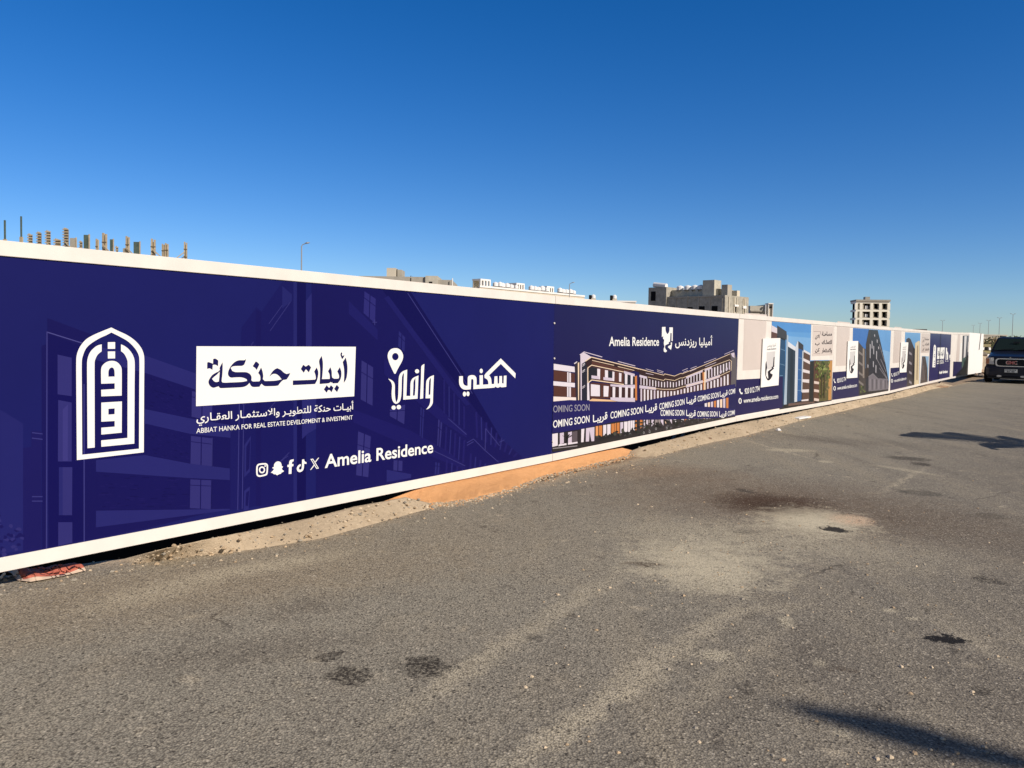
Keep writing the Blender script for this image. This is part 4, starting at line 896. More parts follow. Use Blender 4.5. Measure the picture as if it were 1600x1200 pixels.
P, root = hoarding(3, 'hoarding panel with photo of one dark tower narrowing upward against blue sky')
A = Art(P, .002); F = lambda m, pts, k='photo_print', **kw: A.fill(k, m, pts, **kw)
F(BEIGE, [(1308.5,502),(1328.2,503.8),(1326,571),(1306,572)], 'print_sheet')
C = lambda pts: Q(1310, 505, 10, pts)
F(PR((104,162,222)), [(1332.8,512.3),(1392.3,516.6),(1388.2,611),(1341.5,619),(1342,580),(1331,580)]); F(PR((132,182,230)), [(1374,545),(1391,550),(1389,596),(1378,590)]); F(PR((52,50,54)), [(1340,575),(1352,575),(1388.4,604),(1388,613),(1341,620)])
F(PR((62,116,192)), [(1333,512.4),(1357.5,514.2),(1353.5,545),(1350,560),(1332.5,560)])
for pts, m in (([(310,285),(400,395),(425,400),(425,1080),(340,1110),(330,850),(300,850)], PR((72,66,66))), ([(475,100),(615,108),(660,300),(700,480),(740,650),(785,900),(782,1050),(430,1085),(428,850),(430,330)], PR((46,46,56))), ([(430,330),(475,100),(500,102),(470,830),(430,860)], PR((60,52,50))),
    ([(470,830),(540,785),(612,860),(760,870),(782,1040),(470,1065)], PR((118,114,124))), ([(380,390),(405,400),(405,860),(380,850)], PR((150,140,132)))): F(m, C(pts))
for y in (430, 590, 750, 890): F(PR((128,122,120)), C([(318,y),(392,y+60),(392,y+95),(318,y+40)]))
for x, y0, y1 in ((490,320,550),(520,270,400),(545,350,490),(590,430,570),(540,590,690),(580,650,780),(600,250,310),(560,170,215),(622,360,410),(455,640,700)): F(PR((176,176,186)), C([(x,y0),(x+14,y0+12),(x+12,y1),(x,y1-10)]))
for l in ([(640,700),(780,900)], [(600,560),(760,860)], [(660,560),(745,760)], [(470,835),(540,788),(612,862)], [(640,330),(720,600)]): F(PR((140,138,146)), C(strip(l, 8)))
for x in range(490, 760, 34): F(PR((78,74,82)) if (x//34) % 2 else PR((146,142,152)), C([(x,870+(x-490)*.1),(x+12,868+(x-490)*.1),(x+10,1040-(x-490)*.08),(x,1044-(x-490)*.08)]))
foliage(A, 1345, 1353, 603, 614, 16, 6, 1.2); F(PR((40,38,40)), C([(340,1100),(440,1075),(782,1030),(780,1052),(350,1125)]))
F(PBLUE, [(1301.3,581.6),(1323.5,579.8),(1341.3,578.4),(1342,619),(1300.2,625)], 'print_sheet')
contact(A, (1302.6,598.3), (1321.8,595), 6.4, (1302.2,609.4), (1339,604.2), 5.8)
A.build(root); finish(P, root, bh=.085); plaque(P, root, [(1325,533),(1341,532.8),(1339.7,590),(1323,591.2)])

P, root = hoarding(4, 'narrow hoarding panel with cream columns in its photo, left of the far navy panel')
A = Art(P, .002); F = lambda m, pts, k='photo_print', **kw: A.fill(k, m, pts, **kw)
F(BEIGE, [(1397.8,510.5),(1409,511.5),(1406.4,566.4),(1395,567.4)], 'print_sheet')
F(PR((112,168,222)), [(1414.3,519),(1438.3,520.4),(1436.4,602),(1417,606),(1416.5,560),(1413,560)]); F(PR((66,60,64)), [(1416,530),(1420,527.5),(1423,530),(1429,545),(1430,602),(1416,605)]); F(PR((38,34,38)), [(1427,543),(1430,545),(1429,602),(1425.5,603)])
for y in (549, 564, 579, 594): F(PR((150,146,156)), [(1420.5,y),(1424.5,y+3),(1424.5,y+6.5),(1420.5,y+4)])
F(PR((224,210,178)), [(1430,536),(1436,532),(1437.4,534),(1436,600),(1428.5,602)]); F(PR((160,142,118)), [(1433,540),(1434.6,540),(1433.6,594),(1432,594)])
F(PR((150,190,226)), [(1440.6,556.2),(1451.4,556.8),(1449.6,600),(1437.6,602)]); F(PR((84,76,76)), [(1441,557),(1446,557),(1449,575),(1449.4,597),(1437.8,601)])
for x in (1441.5, 1443.5, 1445.5): F(PR((128,120,122)), strip([(x, 560+(x-1441)*4), (x-1.5, 594)], .8))
F(BEIGE, [(1440.2,520.4),(1453,521.4),(1451.3,551),(1438.6,551.6)], 'slogan'); slogan(A, 1440, 1452.6, 521.5, 551)
F(PBLUE, [(1391.6,575),(1405.8,574),(1417,573.4),(1417.2,605.6),(1390.8,611)], 'print_sheet')
contact(A, (1392.8,588.4), (1405,585.2), 5.2, (1392.2,597.2), (1416,593), 4.8)
A.build(root); finish(P, root, bh=.08); plaque(P, root, [(1408,534.8),(1419.3,535),(1416.3,581.5),(1405.8,582.3)])

# ---------------------------------------------------------------- panel 6, same artwork as the first one
P, root = hoarding(5, 'navy hoarding panel far along the road with the arch emblem and a dark vertical seam')
A = Art(P, .002)
PN6 = PR((46,44,100)); A.fill('print_sheet', PN6, [(1453.6,520.8),(1495,523.4),(1493.6,560),(1490.6,591),(1450.9,597.4)])
C = lambda pts: Q(1440, 500, 16, pts)
A.fill('arch_emblem', INK_WHITE, C([(328,610),(350,640),(362,690),(342,1182),(268,1182),(298,690),(308,640)]))
for y in (700, 750, 870, 920, 1030, 1085, 1140): A.fill('arch_emblem', PN6, C([(312,y-9),(334,y-11),(333,y+9),(311,y+11)]))
A.fill('name_box', INK_WHITE, C([(396,690),(581,685),(561,966),(384,977)]))
A.text('calligraphy', INKN, arabic('أبيات حنكة'), C([(405,885)])[0], C([(555,875)])[0], 6.5, .04, '\uFE8D')
A.text('lettering', INK_WHITE, arabic('أبيات حنكة للتطوير والاستثمار'), C([(384,1050)])[0], C([(555,1030)])[0], 3.0, .05, '\uFE8D')
A.text('lettering', INK_WHITE, 'ABBIAT HANKA FOR REAL ESTATE', C([(380,1102)])[0], C([(553,1080)])[0], 1.8, .05)
A.text('lettering', INK_WHITE, 'Amelia Residence', C([(437,1345)])[0], C([(650,1315)])[0], 4.0, .06)
A.fill('wafi_logo', INK_WHITE, C([(605,700),(622,690),(638,705),(636,770),(665,830),(662,990),(600,995),(605,830)])); A.fill('wafi_logo', PN6, C([(622,850),(634,850),(632,985),(618,985)]))
for x in (606, 655): A.fill('wafi_logo', INK_WHITE, C(ell(x, 1028, 8, 16)))
A.fill('sakani_logo', INK_WHITE, C([(770,760),(802,850),(796,880),(768,810),(745,865),(775,870),(772,945),(695,950),(697,870),(735,860)])); A.fill('sakani_logo', PN6, C([(720,885),(752,885),(750,915),(720,915)])); A.fill('sakani_logo', INK_WHITE, C(ell(707, 975, 8, 14)))
A.fill('seam', PR((36,33,60)), strip([(1470.6,517.6),(1466.2,598)], .9))
A.build(root); finish(P, root, bh=.085, right=.5)

# ---------------------------------------------------------------- panel 7 and the plain sheet at the end
P, root = hoarding(6, 'narrowest hoarding panel with beige, dark and white stripes, half shaded by the car')
A = Art(P, .002); F = lambda m, pts, k='photo_print', **kw: A.fill(k, m, pts, **kw)
F(BEIGE, [(1496.8,521.6),(1500.6,521.6),(1498.4,564.5),(1493.4,565)], 'print_sheet'); F(INK_WHITE, [(1501,536),(1503.2,536),(1501.8,568),(1498,569.5)], 'sign_plaque')
F(PR((66,66,80)), [(1504.4,524.4),(1513.6,524.2),(1511.6,586),(1488.6,590.4),(1489.6,565),(1503,565)]); F(PBLUE, [(1490.4,565.5),(1498,565),(1503,567),(1502,586),(1488.6,590.2)])
F(PR((226,226,228)), [(1507,525),(1510.6,525),(1508.6,557),(1505.6,560)]); F(PR((108,110,122)), [(1511.2,525),(1513.4,525),(1512.6,545),(1510.8,545)]); F(PR((232,230,228)), [(1513,534),(1515,534),(1513.6,550),(1512,550)])
F(PR((150,122,106)), [(1509.8,560),(1513.4,556),(1512,585),(1509,586)]); F(PR((70,96,92)), [(1503.6,560),(1509,558),(1508,572),(1502.4,574)])
A.build(root); finish(P, root, bh=.08)
q0, q1 = at(1512, 587, 44.0), at(1534.6, 583.4, 48.0); qz = at(1514, 519.6, 44.0).z
root = empty('hoarding_panel', (q0.x, q0.y, 0), 0, 'plain unprinted bright white sheet hoarding set back behind the printed ones beside the car', 'hoarding')
dv = (q1-q0).xy.normalized(); nv = Vector((-dv.y, dv.x)); Lq = (q1-q0).xy.length
mb = MB(); mb.obox(q0, dv, Lq, nv, .08, .01, qz, PLAIN_WHITE); mb.build('board', root, root.location)
mb = MB(); mb.obox(q0+Vector((dv.x, dv.y, 0))*.05+Vector((nv.x, nv.y, 0))*.083, dv, Lq-.1, nv, .06, 0, qz-.1, M('galvanised_steel', (.16,.165,.165), .5)); mb.build('back_frame', root, root.location)
mb = MB(); a = at(1532.6, 520.8, 47.2); b = at(1529.6, 546.5, 46.8); off = Vector((dv.y, -dv.x, 0))
def onq(px, py):
    r = ray(px, py); n2 = off.xy; t = (q0.xy+n2*.012).dot(n2)/r.xy.dot(n2); return CPOS+r*t
mb.beam(onq(1532.6, 521), onq(1529.6, 546.5), .05, .02, M('dark_strip_mat', (.06,.06,.065), .7)); mb.build('dark_strip', root, root.location)  # thin dark strip down the upper part of the sheet
# ================================================================== BACKGROUND BUILDINGS
CONC = M('raw_concrete', (.38,.36,.31), .9, .15, var=.16, vscale=.6, bump=.2, bscale=3)
BLOCK = M('grey_blockwork', (.36,.345,.295), .92, .1, var=.28, vscale=1.6, bump=.3, bscale=5)
BLOCK2 = M('pale_blockwork', (.47,.45,.38), .92, .1, var=.18, vscale=1.2, bump=.2, bscale=5)
CREAM = M('cream_render', (.58,.53,.43), .85, .15, var=.08, vscale=.5)
WHITEP = M('white_render', (.80,.79,.76), .75, .2, var=.05, vscale=.5)
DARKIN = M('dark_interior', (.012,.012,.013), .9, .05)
TIMBER = M('formwork_timber', (.43,.36,.25), .85, .15, var=.25, vscale=6)
TIMBER_D = M('weathered_timber', (.17,.135,.09), .9, .1, var=.25, vscale=6)
GREENP = M('green_faced_plywood', (.085,.12,.10), .6, .3, var=.3, vscale=4)
STEELD = M('dark_steel', (.06,.06,.06), .6, .4)

# --- unfinished building with column formwork
YB = 45.0
zs = 5.15
site = empty('unfinished_building', (at(150, 520, YB).x, YB, 0), 0, 'half built concrete building behind the left end of the hoarding', 'building')
mb = MB(); xa, xb = at(-60, 500, YB).x, at(310, 500, YB).x
for z in (2.2, zs-.25): mb.box((xa-.6, YB-1.2, z), (xb+.8, YB+9, z+.25), CONC)
mb.build('floor_slab', site, site.location)
for k in range(6):
    for j in (0, 6):
        mb = MB(); x = xa+.4+(xb-xa)*k/5; mb.box((x-.2, YB+j, 0), (x+.2, YB+j+.4, 2.2), CONC); mb.box((x-.2, YB+j, 2.45), (x+.2, YB+j+.4, zs-.25), CONC); mb.build('column', site, site.location)
def form(px, top, wpx, kind, label, prop=0, dy=0.0, w2=None):
    p = at(px, top, YB+dy); w = wpx/1200*YB; z0, z1 = zs, p.z; h = z1-z0
    r = empty('column_formwork', (p.x, YB+dy, z0), random.uniform(-.15, .15), label, 'formwork', 'formwork standing on the half built roof')
    mb = MB()
    if kind == 'clamp':
        mb.box((-w*.28, -w*.28, 0), (w*.28, w*.28, h*.98), TIMBER_D); mb.build('shutter', r)
        n = max(3, int(h/.16)); ym = MB()
        for i in range(n):
            z = h-.06-i*.155
            if z < .05: break
            ym.box((-w*.62, -w*.42, z-.035), (w*.62, -w*.29, z+.035), TIMBER); ym.box((-w*.42, -w*.28, z+.045), (-w*.29, w*.5, z+.10), TIMBER)
        ym.build('yoke', r)
    elif kind == 'timber':
        mb.box((-w*.5, -.05, 0), (-w*.12, .05, h), TIMBER); mb.box((w*.14, -.05, 0), (w*.5, .05, h*.97), TIMBER); mb.box((-w*.12, -.02, 0), (w*.14, .06, h*.9), TIMBER_D); mb.build('shutter', r)
        cb = MB()
        for i in range(3): cb.box((-w*.56, -.075, h*(.25+.25*i)), (w*.56, -.052, h*(.25+.25*i)+.05), TIMBER_D)
        cb.build('cleat', r)
    elif kind == 'pole':
        mb.box((-w*.5, -.05, 0), (w*.5, .05, h*.62), TIMBER); mb.build('shutter', r)
        st = MB(); st.box((-w*.24, -.03, h*.62), (w*.24, .03, h), GREENP); st.box((w*.55, -.04, 0), (w*.75, .04, h*.45), TIMBER_D); st.build('upright', r)
    else:   # sheet
        m = GREENP if kind == 'green' else CONC
        mb.box((-w*.5, -.03, 0), (w*.5, .03, h), m); mb.build('shutter', r)
        st = MB(); st.box((w*.5, -.05, 0), (w*.62, .05, h*1.02), TIMBER); st.box((-w*.5, -.055, h*.5), (w*.5, -.032, h*.5+.07), TIMBER_D); st.build('batten', r)
    if prop:
        pb = MB(); hp = min(h*.62, 1.0)
        pb.beam((0, -.1, h*.55), (prop*(h*.62), -.35, .02), .06, .05, TIMBER_D); pb.beam((0, -.14, h*.68), (prop*(h*.75), -.4, .02), .05, .05, TIMBER); pb.build('raking_prop', r)
    return r
form(7.5, 344, 5, 'pole', 'thin timber upright with green tip nearest the left edge of the view')
form(33, 338, 4.5, 'pole', 'tallest thin timber upright with green tip, alone left of the ribbed columns')
form(48, 366, 6.5, 'clamp', 'short ribbed column formwork, first of the ribbed ones from the left')
form(62, 363, 6.5, 'clamp', 'slim ribbed column formwork, second of the ribbed ones from the left')
form(76, 361, 7, 'clamp', 'ribbed column formwork, third from the left, with a raking prop on its right', 1)
form(91, 374, 9, 'clamp', 'low broad ribbed column formwork between two taller ribbed ones')
form(104, 357, 7.5, 'clamp', 'tallest ribbed column formwork, propped on its right side', 1)
form(114, 372, 9, 'grey', 'plain grey shutter sheet just right of the tallest ribbed column', dy=1.2)
form(127, 377, 4.5, 'clamp', 'lowest small ribbed column formwork left of the green and tan sheet')
form(135, 367, 8, 'green', 'dark green shutter sheet with a tan edge left of the middle of the row', dy=.6)
form(152, 373, 4, 'timber', 'thin pale timber shutter left of the tall two-board column')
form(163.5, 364, 7, 'timber', 'tall two-board column formwork with a long raking prop, beside the grey-green narrow sheet', 1)
form(174.5, 374, 5, 'green', 'narrow grey-green shutter sheet behind a long raking prop', dy=1.5)
form(183, 385, 4, 'clamp', 'stub of ribbed formwork barely above the hoarding at the foot of a prop')
form(194, 388, 3.5, 'grey', 'tiny dark stub of shutter left of the mid-height two-board column')
form(199.5, 369, 5.5, 'timber', 'two-board column formwork leaning its prop towards the wide green sheet', 1)
form(213.5, 378, 9, 'green', 'wide bright green shutter sheet standing alone near the right of the row', dy=.8)
form(239.5, 373, 6.5, 'timber', 'two-board column formwork with a prop, left of a close pair of short shutters', 1)
form(255, 381, 3.5, 'timber', 'short thin shutter, left one of a close pair')
form(260.5, 380, 5, 'timber', 'short shutter, right one of a close pair')
form(290, 378, 4.5, 'timber', 'last two-board column formwork on the right, propped on its left side', -1)

# --- raw concrete house
YC = 90.0
def X(px, Y): return at(px, 520, Y).x
def Z(px, py, Y): return at(px, py, Y).z
h = empty('concrete_house', (X(653, YC), YC, 0), 0, 'raw concrete house with a block stair tower on its flat roof', 'building')
mb = MB(); zt = Z(650, 432.5, YC)
mb.box((X(560, YC), YC, 0), (X(664, YC), YC+9, zt), CONC); mb.box((X(664, YC)+.003, YC-.3, 0), (X(683, YC), YC+9, zt+.12), BLOCK2); mb.box((X(683, YC)+.003, YC+.2, 0), (X(705, YC), YC+9, Z(694, 437, YC)), CONC); mb.build('wall', h, h.location)
mb = MB(); z1 = Z(612, 417.5, YC); mb.box((X(601, YC), YC+1, zt+.003), (X(615.2, YC), YC+4, z1), CREAM); mb.box((X(617, YC), YC+1.4, zt+.003), (X(624, YC), YC+4, z1-.15), CONC); mb.box((X(615.2, YC), YC+1.6, zt+.003), (X(617, YC), YC+4, z1-.1), DARKIN); mb.build('stair_tower', h, h.location)
mb = MB(); mb.box((X(670, YC), YC-.34, Z(672, 442.6, YC)), (X(675, YC), YC-.305, Z(672, 440.4, YC)), DARKIN); mb.box((X(640.6, YC), YC-.05, Z(641, 440, YC)), (X(641.6, YC), YC-.005, Z(641, 434, YC)), DARKIN); mb.build('window', h, h.location)
mb = MB(); mb.bar((X(706, YC), YC-.2, 0), (X(706, YC), YC-.2, Z(706, 435, YC)), .06, WHITEP); mb.build('pipe', h, h.location)
mb = MB()
for px in (631.5, 637, 640, 645, 647): mb.bar((X(px, YC), YC+2, zt), (X(px+.6, YC), YC+2, zt+random.uniform(.12, .3)), .05, STEELD)
mb.build('rebar_stub', h, h.location)

# --- white terrace with tanks on the roof
YW0, YW1 = 205.0, 241.0
def yw(px): return YW0+(YW1-YW0)*(px-755)/150
zr = Z(755, 449.5, YW0)
tr = empty('white_terrace', (X(830, 222), 222, 0), 0, 'long white apartment terrace with roof pergolas behind the middle of the hoarding', 'building')
pa, pb_ = at(748, 520, yw(748)), at(912, 520, yw(912)); dv = (pb_-pa).xy.normalized(); nv = Vector((-dv.y, dv.x)); Lt = (pb_-pa).xy.length
mb = MB(); mb.obox(pa, dv, Lt, nv, 14, 0, zr, CREAM); mb.build('wall', tr, tr.location)
mb = MB(); mb.obox(pa.xy-nv*.2, dv, Lt, nv, .4, zr+.003, zr+.5, WHITEP); mb.build('parapet', tr, tr.location)
for a, b in ((755,769.5), (811,823.5), (858.5,870)):
    mb = MB(); p = at(a, 520, yw(a)).xy+nv*1.2; l = (at(b, 520, yw(b))-at(a, 520, yw(a))).xy.length
    mb.obox(p, dv, l, nv, 3, zr+2.0, zr+2.45, WHITEP)
    for k in range(4): mb.obox(p+dv*(l-.5)*k/3, dv, .5, nv, .5, zr, zr+2.0, WHITEP)
    mb.obox(p+nv*2.5, dv, l, nv, .3, zr, zr+2.0, CREAM); mb.build('pergola', tr, tr.location)
def tank(px, Y, z, r=.75, hh=1.1, label='white plastic water tank in the long row on the white terrace roof'):
    p = at(px, 520, Y); o = empty('water_tank', (p.x, Y, z), 0, label, 'water tank', 'water tanks on the white terrace roof')
    mb = MB(); rg = []
    for zz, q in ((.5,.92), (.55,1), (.5+hh*.8,1), (.5+hh*.93,.8), (.5+hh*1.05,.35), (.5+hh*1.1,.3)): rg.append([(r*q*math.cos(i*math.pi/6), r*q*math.sin(i*math.pi/6), zz) for i in range(12)])
    mb.rings(rg, PLAIN_WHITE); mb.build('tank_body', o)
    st = MB(); st.box((-r, -r, .38), (r, r, .495), STEELD)
    for sx in (-1, 1):
        for sy in (-1, 1): st.box((sx*r*.8-.06, sy*r*.8-.06, 0), (sx*r*.8+.06, sy*r*.8+.06, .38), STEELD)
    st.build('stand', o); return o
t0 = tank(773, yw(773)+1.2, zr+.25)
for px in (780, 784.5, 791, 797.5, 805, 829, 835, 840, 846, 853, 873.5, 878.5, 884, 890, 895):
    p = at(px, 520, yw(px)+1.2); s = random.uniform(.9, 1.15); dup(t0, (p.x, yw(px)+1.2, zr+.25), scale=(s, s, s*random.uniform(.85, 1.2)))

# --- low flat roof with two lone tanks
YL = 190.0
lo = empty('low_flat_house', (X(950, YL), YL, 0), 0, 'low pale flat roofed house just above the hoarding between lamp post and grey block', 'building')
zl = Z(950, 467.5, YL); mb = MB(); mb.box((X(908, YL), YL, 0), (X(992, YL), YL+12, zl-.7), CREAM); mb.build('wall', lo, lo.location); mb = MB(); mb.box((X(908, YL)-.2, YL-.2, zl-.697), (X(992, YL)+.2, YL+.2, zl-.3), WHITEP); mb.build('parapet', lo, lo.location)
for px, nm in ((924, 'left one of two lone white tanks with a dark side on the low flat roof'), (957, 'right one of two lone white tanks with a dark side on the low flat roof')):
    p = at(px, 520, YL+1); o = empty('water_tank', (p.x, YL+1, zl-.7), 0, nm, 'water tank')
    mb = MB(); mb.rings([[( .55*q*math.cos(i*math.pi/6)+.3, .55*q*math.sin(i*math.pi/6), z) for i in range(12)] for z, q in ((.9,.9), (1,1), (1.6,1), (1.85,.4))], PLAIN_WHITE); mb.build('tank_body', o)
    mb = MB(); mb.box((-.75, -.5, 0), (-.25, .5, 1.7), DARKIN); mb.box((-.2, -.5, 0), (.9, .5, .88), CREAM); mb.build('base_and_shaded_side', o)  # near-black block paints in the shaded side of the tank

# --- grey blockwork building
cor = at(1133, 461, 115); zc = cor.z
g = empty('grey_block_building', (cor.x, cor.y, 0), 0, 'unfinished grey blockwork building with a stair tower and white rolls on its roof', 'building')
a_ = Vector((-.7071, .7071)); b_ = Vector((.7071, .7071)); c2 = cor.xy
mb = MB(); mb.obox(c2, a_, 13.4, b_, 7.2, 0, zc, BLOCK); mb.build('wall', g, g.location)
mb = MB(); mb.obox(c2+a_*10.2-b_*.25, a_, 3.4, b_, 6, zc-2.6, zc+1.55, BLOCK); mb.obox(c2+a_*2+b_*1.2, a_, 8.2, b_, 5, zc+.003, zc+1.1, BLOCK2); mb.build('upper_storey', g, g.location)
mb = MB(); mb.obox(c2+a_*2.2+b_*.6, a_, 2.0, b_, 2.0, zc+.003, zc+2.4, BLOCK2); mb.obox(c2+a_*.3+b_*1.2, a_, 1.0, b_, 1.3, zc+.003, zc+1.65, CONC); mb.build('stair_tower', g, g.location)
mb = MB()
for k in range(7): mb.obox(c2+a_*(.4+k*2.0)-b_*.06, a_, .22, b_, .06, 0, zc, CONC)
for z in (zc-.25, zc-3.3): mb.obox(c2-b_*.09-a_*.02, a_, 13.4, b_, .08, z, z+.22, CONC)
mb.build('concrete_frame', g, g.location)
for u, z0_, z1_ in ((1.2,2.8,1.6), (3.4,2.9,1.6), (5.5,2.9,1.7), (8.6,2.9,1.6)):
    mb = MB(); mb.obox(c2+a_*u-b_*.02, a_, 1.0, b_, .5, zc-z0_, zc-z1_, DARKIN); mb.build('window', g, g.location)
mb = MB(); mb.obox(c2+a_*12.2-b_*.27, a_, .9, b_, .3, zc-.6, zc+.9, DARKIN); mb.build('window', g, g.location)
mb = MB()
for u in (1.0, 2.6, 3.4, 5.4, 5.9): mb.obox(c2+b_*u-a_*-.0+Vector((.7071,-.7071))*.12, b_, .18, Vector((-.7071,.7071)), .12, zc-4, zc-.2, CREAM)
mb.obox(c2+b_*2.6+Vector((.7071,-.7071))*.2, b_, 1.2, Vector((-.7071,.7071)), .2, zc-1.6, zc-1.3, WHITEP); mb.obox(c2+b_*5.2+Vector((.7071,-.7071))*.2, b_, 1.0, Vector((-.7071,.7071)), .2, zc-1.8, zc-1.4, WHITEP); mb.build('window_surround', g, g.location)
for u in (2.9, 3.5, 5.5):
    mb = MB(); mb.obox(c2+b_*u+Vector((.7071,-.7071))*.03, b_, .4, Vector((-.7071,.7071)), .4, zc-2.4, zc-1.7, DARKIN); mb.build('window', g, g.location)
mb = MB(); mb.obox(c2+b_*4.6+a_*.6, b_, .9, a_, .9, zc+.003, zc+.95, CREAM); mb.build('roof_hut', g, g.location)
rollm = MB(); p0 = c2+a_*12.9+b_*.3; p1 = c2+a_*10.5+b_*.2
rollm.bar((p0.x, p0.y, zc+2.05), (p1.x, p1.y, zc+1.75), .38, PLAIN_WHITE, 12); rollm.bar((p0.x, p0.y+.3, zc+1.95), (p1.x, p1.y+.3, zc+1.75), .3, PLAIN_WHITE, 12)
tag(rollm.build('foil_roll'), 'long white roll lying on the left roof corner of the grey block building', 'roll')
for k, (u, v, nm) in enumerate(((8.8,.5,'first white tank right of the long white roll on the grey building'), (7.4,.5,'second white tank right of the long white roll on the grey building'), (6.2,.6,'third white tank right of the long white roll on the grey building'), (5.1,.6,'fourth white tank, nearest the stair tower of the grey building'))):
    p = c2+a_*u+b_*(v+1); o = dup(t0, (p.x, p.y, zc+.75), label=nm, scale=(.75,.75,.62)); o['group'] = 'white tanks on the grey building'
# pale house right of it
ph = at(1188, 480, 135); zz = at(1188, 478, 135).z
p2 = empty('pale_block_house', (ph.x, 135, 0), 0, 'pale blockwork house with white framed corner right of the grey block building', 'building')
mb = MB(); mb.box((X(1171,135), 135, 0), (X(1197,135), 142, zz), BLOCK2); mb.box((X(1197,135)+.003, 134.6, 0), (X(1205,135), 142, zz+.3), CREAM); mb.build('wall', p2, p2.location)
mb = MB()
for px in (1193, 1197.4, 1204): mb.box((X(px,135), 134.3, 0), (X(px+.9,135), 134.58, zz+.25), WHITEP)
mb.box((X(1197,135), 134.2, zz+.32), (X(1205,135), 136, zz+.5), WHITEP); mb.box((X(1171,135), 134.7, zz-1.0), (X(1193,135), 134.98, zz-.8), CONC); mb.build('trim', p2, p2.location)
mb = MB(); mb.box((X(1199,135), 134.45, zz-.35), (X(1203,135), 134.59, zz-.1), DARKIN); mb.build('window', p2, p2.location)

# --- concrete frame block
YF = 300.0
ctr = at(1358.5, 520, YF); th = math.atan2(ctr.x, ctr.y); DF = ctr.xy.length
fr_ = empty('concrete_frame_block', (ctr.x, ctr.y, 0), -R(10), 'tall open concrete frame block of cream beams and dark openings behind the hoarding', 'building')
def lx(px): return (px-1358.5)*YF*math.cos(th)/FPX
cols = [1335.6, 1343.6, 1360.6, 1374.6, 1388]
ztop = at(1358, 471, YF).z; fhh = 3.2
FC = M('cream_concrete', (.90,.86,.73), .85, .15, var=.06, vscale=.5)
fl = MB()
for k in range(6):
    z = ztop-fhh*k; fl.box((lx(1335), -.2, z-.75), (lx(1389.3), 8, z), FC)
fl.box((lx(1334.6), -.6, ztop+.003), (lx(1390.2), 8.4, ztop+.7), CONC)
for x in cols:
    for k in range(1, 7): fl.box((lx(x)-.5, -.25, ztop-fhh*k+.001), (lx(x)+.5, .6, ztop-fhh*(k-1)-.752), FC)
fl.build('floor_frame', fr_)
for j in range(0, 4):
    for k in range(1, 6):
        x0, x1 = lx(cols[j])+.5, lx(cols[j+1])-.5; z0, z1 = ztop-fhh*k, ztop-fhh*(k-1)-.75; y = .35; wl = MB()
        if j == 0: wl.box((x0, y, z0), (x1, y+.3, z1), BLOCK)
        else:
            a, b = x0+(x1-x0)*.24, x0+(x1-x0)*(.86 if j > 1 else .95)
            IB = M('infill_block', (.30,.28,.235), .92, .1, var=.2, vscale=1)
            wl.box((x0, y, z0), (a, y+.3, z1), IB); wl.box((b, y, z0), (x1, y+.3, z1), IB); wl.box((a, y, z0), (b, y+.3, z0+.35), IB)
            if j == 1: wl.box((a+.5, y+.2, z0+.3), (a+1.5, y+.3, z0+1.5), PLAIN_WHITE)
        wl.build('infill_wall', fr_)
wl = MB(); wl.box((lx(1335.5), 5, 0), (lx(1389), 5.3, ztop-.8), DARKIN); wl.build('interior_shade_sheet', fr_)  # near-black sheet paints in the shade inside the open floors
wl = MB(); wl.box((lx(1388.4), .7, 0), (lx(1389.2), 8, ztop-.76), BLOCK2); wl.build('side_wall', fr_)
mb = MB(); mb.box((lx(1353.5), 3, ztop+.703), (lx(1361), 6, ztop+2.0), CONC); mb.build('roof_hut', fr_)
for k in range(1, 4): mb = MB(); mb.box((lx(1389.2), 1, ztop-fhh*k-.2), (lx(1391.6), 3, ztop-fhh*k+.1), CONC); mb.box((lx(1390.2), 1, ztop-fhh*k+.1), (lx(1391.3), 1.6, ztop-fhh*k+.9), STEELD); mb.build('balcony', fr_)
# something low peeping over panel 5
dd = empty('distant_low_house', (X(1442, 260), 260, 0), 0, 'far low house whose dark roof edge barely peeps over the hoarding', 'building')
mb = MB(); zq = Z(1440, 514.2, 260); mb.box((X(1425,260), 260, 0), (X(1449,260), 268, zq-.4), CREAM); mb.build('wall', dd, dd.location); mb = MB(); mb.box((X(1432,260), 259.8, zq-.398), (X(1448,260), 268, zq), STEELD); mb.build('roof', dd, dd.location)

# ------------------------------------------------------------------ street lamps
LAMPM = M('lamp_grey', (.30,.31,.32), .6, .3, metal=.1)
def lamp(px, ptop, Y, double, label, side=1, hgt=None, arm=.5, thin=1.0):
    p = at(px, ptop, Y); H_ = p.z if hgt is None else hgt
    o = empty('street_lamp', (p.x, Y, 0), 0, label, 'street lamp', 'street lamps behind the hoarding')
    mb = MB(); mb.bar((0, 0, 0), (0, 0, H_-.15), .075*thin, LAMPM, 10, .045*thin); mb.box((-.16, -.16, 0), (.16, .16, .25), LAMPM); mb.build('pole', o)
    for s in ((1, -1) if double else (side,)):
        ab = MB(); pts = [(0, 0, H_-.2), (s*.12*arm, 0, H_-.05), (s*.7*arm, 0, H_+.08)]
        for q, w in zip(pts, pts[1:]): ab.bar(q, w, .035, LAMPM)
        ab.build('arm', o)
        hb = MB(); hb.rings([[(s*.62*arm, -.08, H_+.03), (s*.62*arm, .08, H_+.03), (s*.62*arm, .08, H_+.12), (s*.62*arm, -.08, H_+.12)], [(s*.95*arm, -.13, H_+.06), (s*.95*arm, .13, H_+.06), (s*.95*arm, .13, H_+.16), (s*.95*arm, -.13, H_+.16)], [(s*1.3*arm, -.05, H_+.12), (s*1.3*arm, .05, H_+.12), (s*1.3*arm, .05, H_+.16), (s*1.3*arm, -.05, H_+.16)]], LAMPM); hb.build('lamp_head', o)
    return o
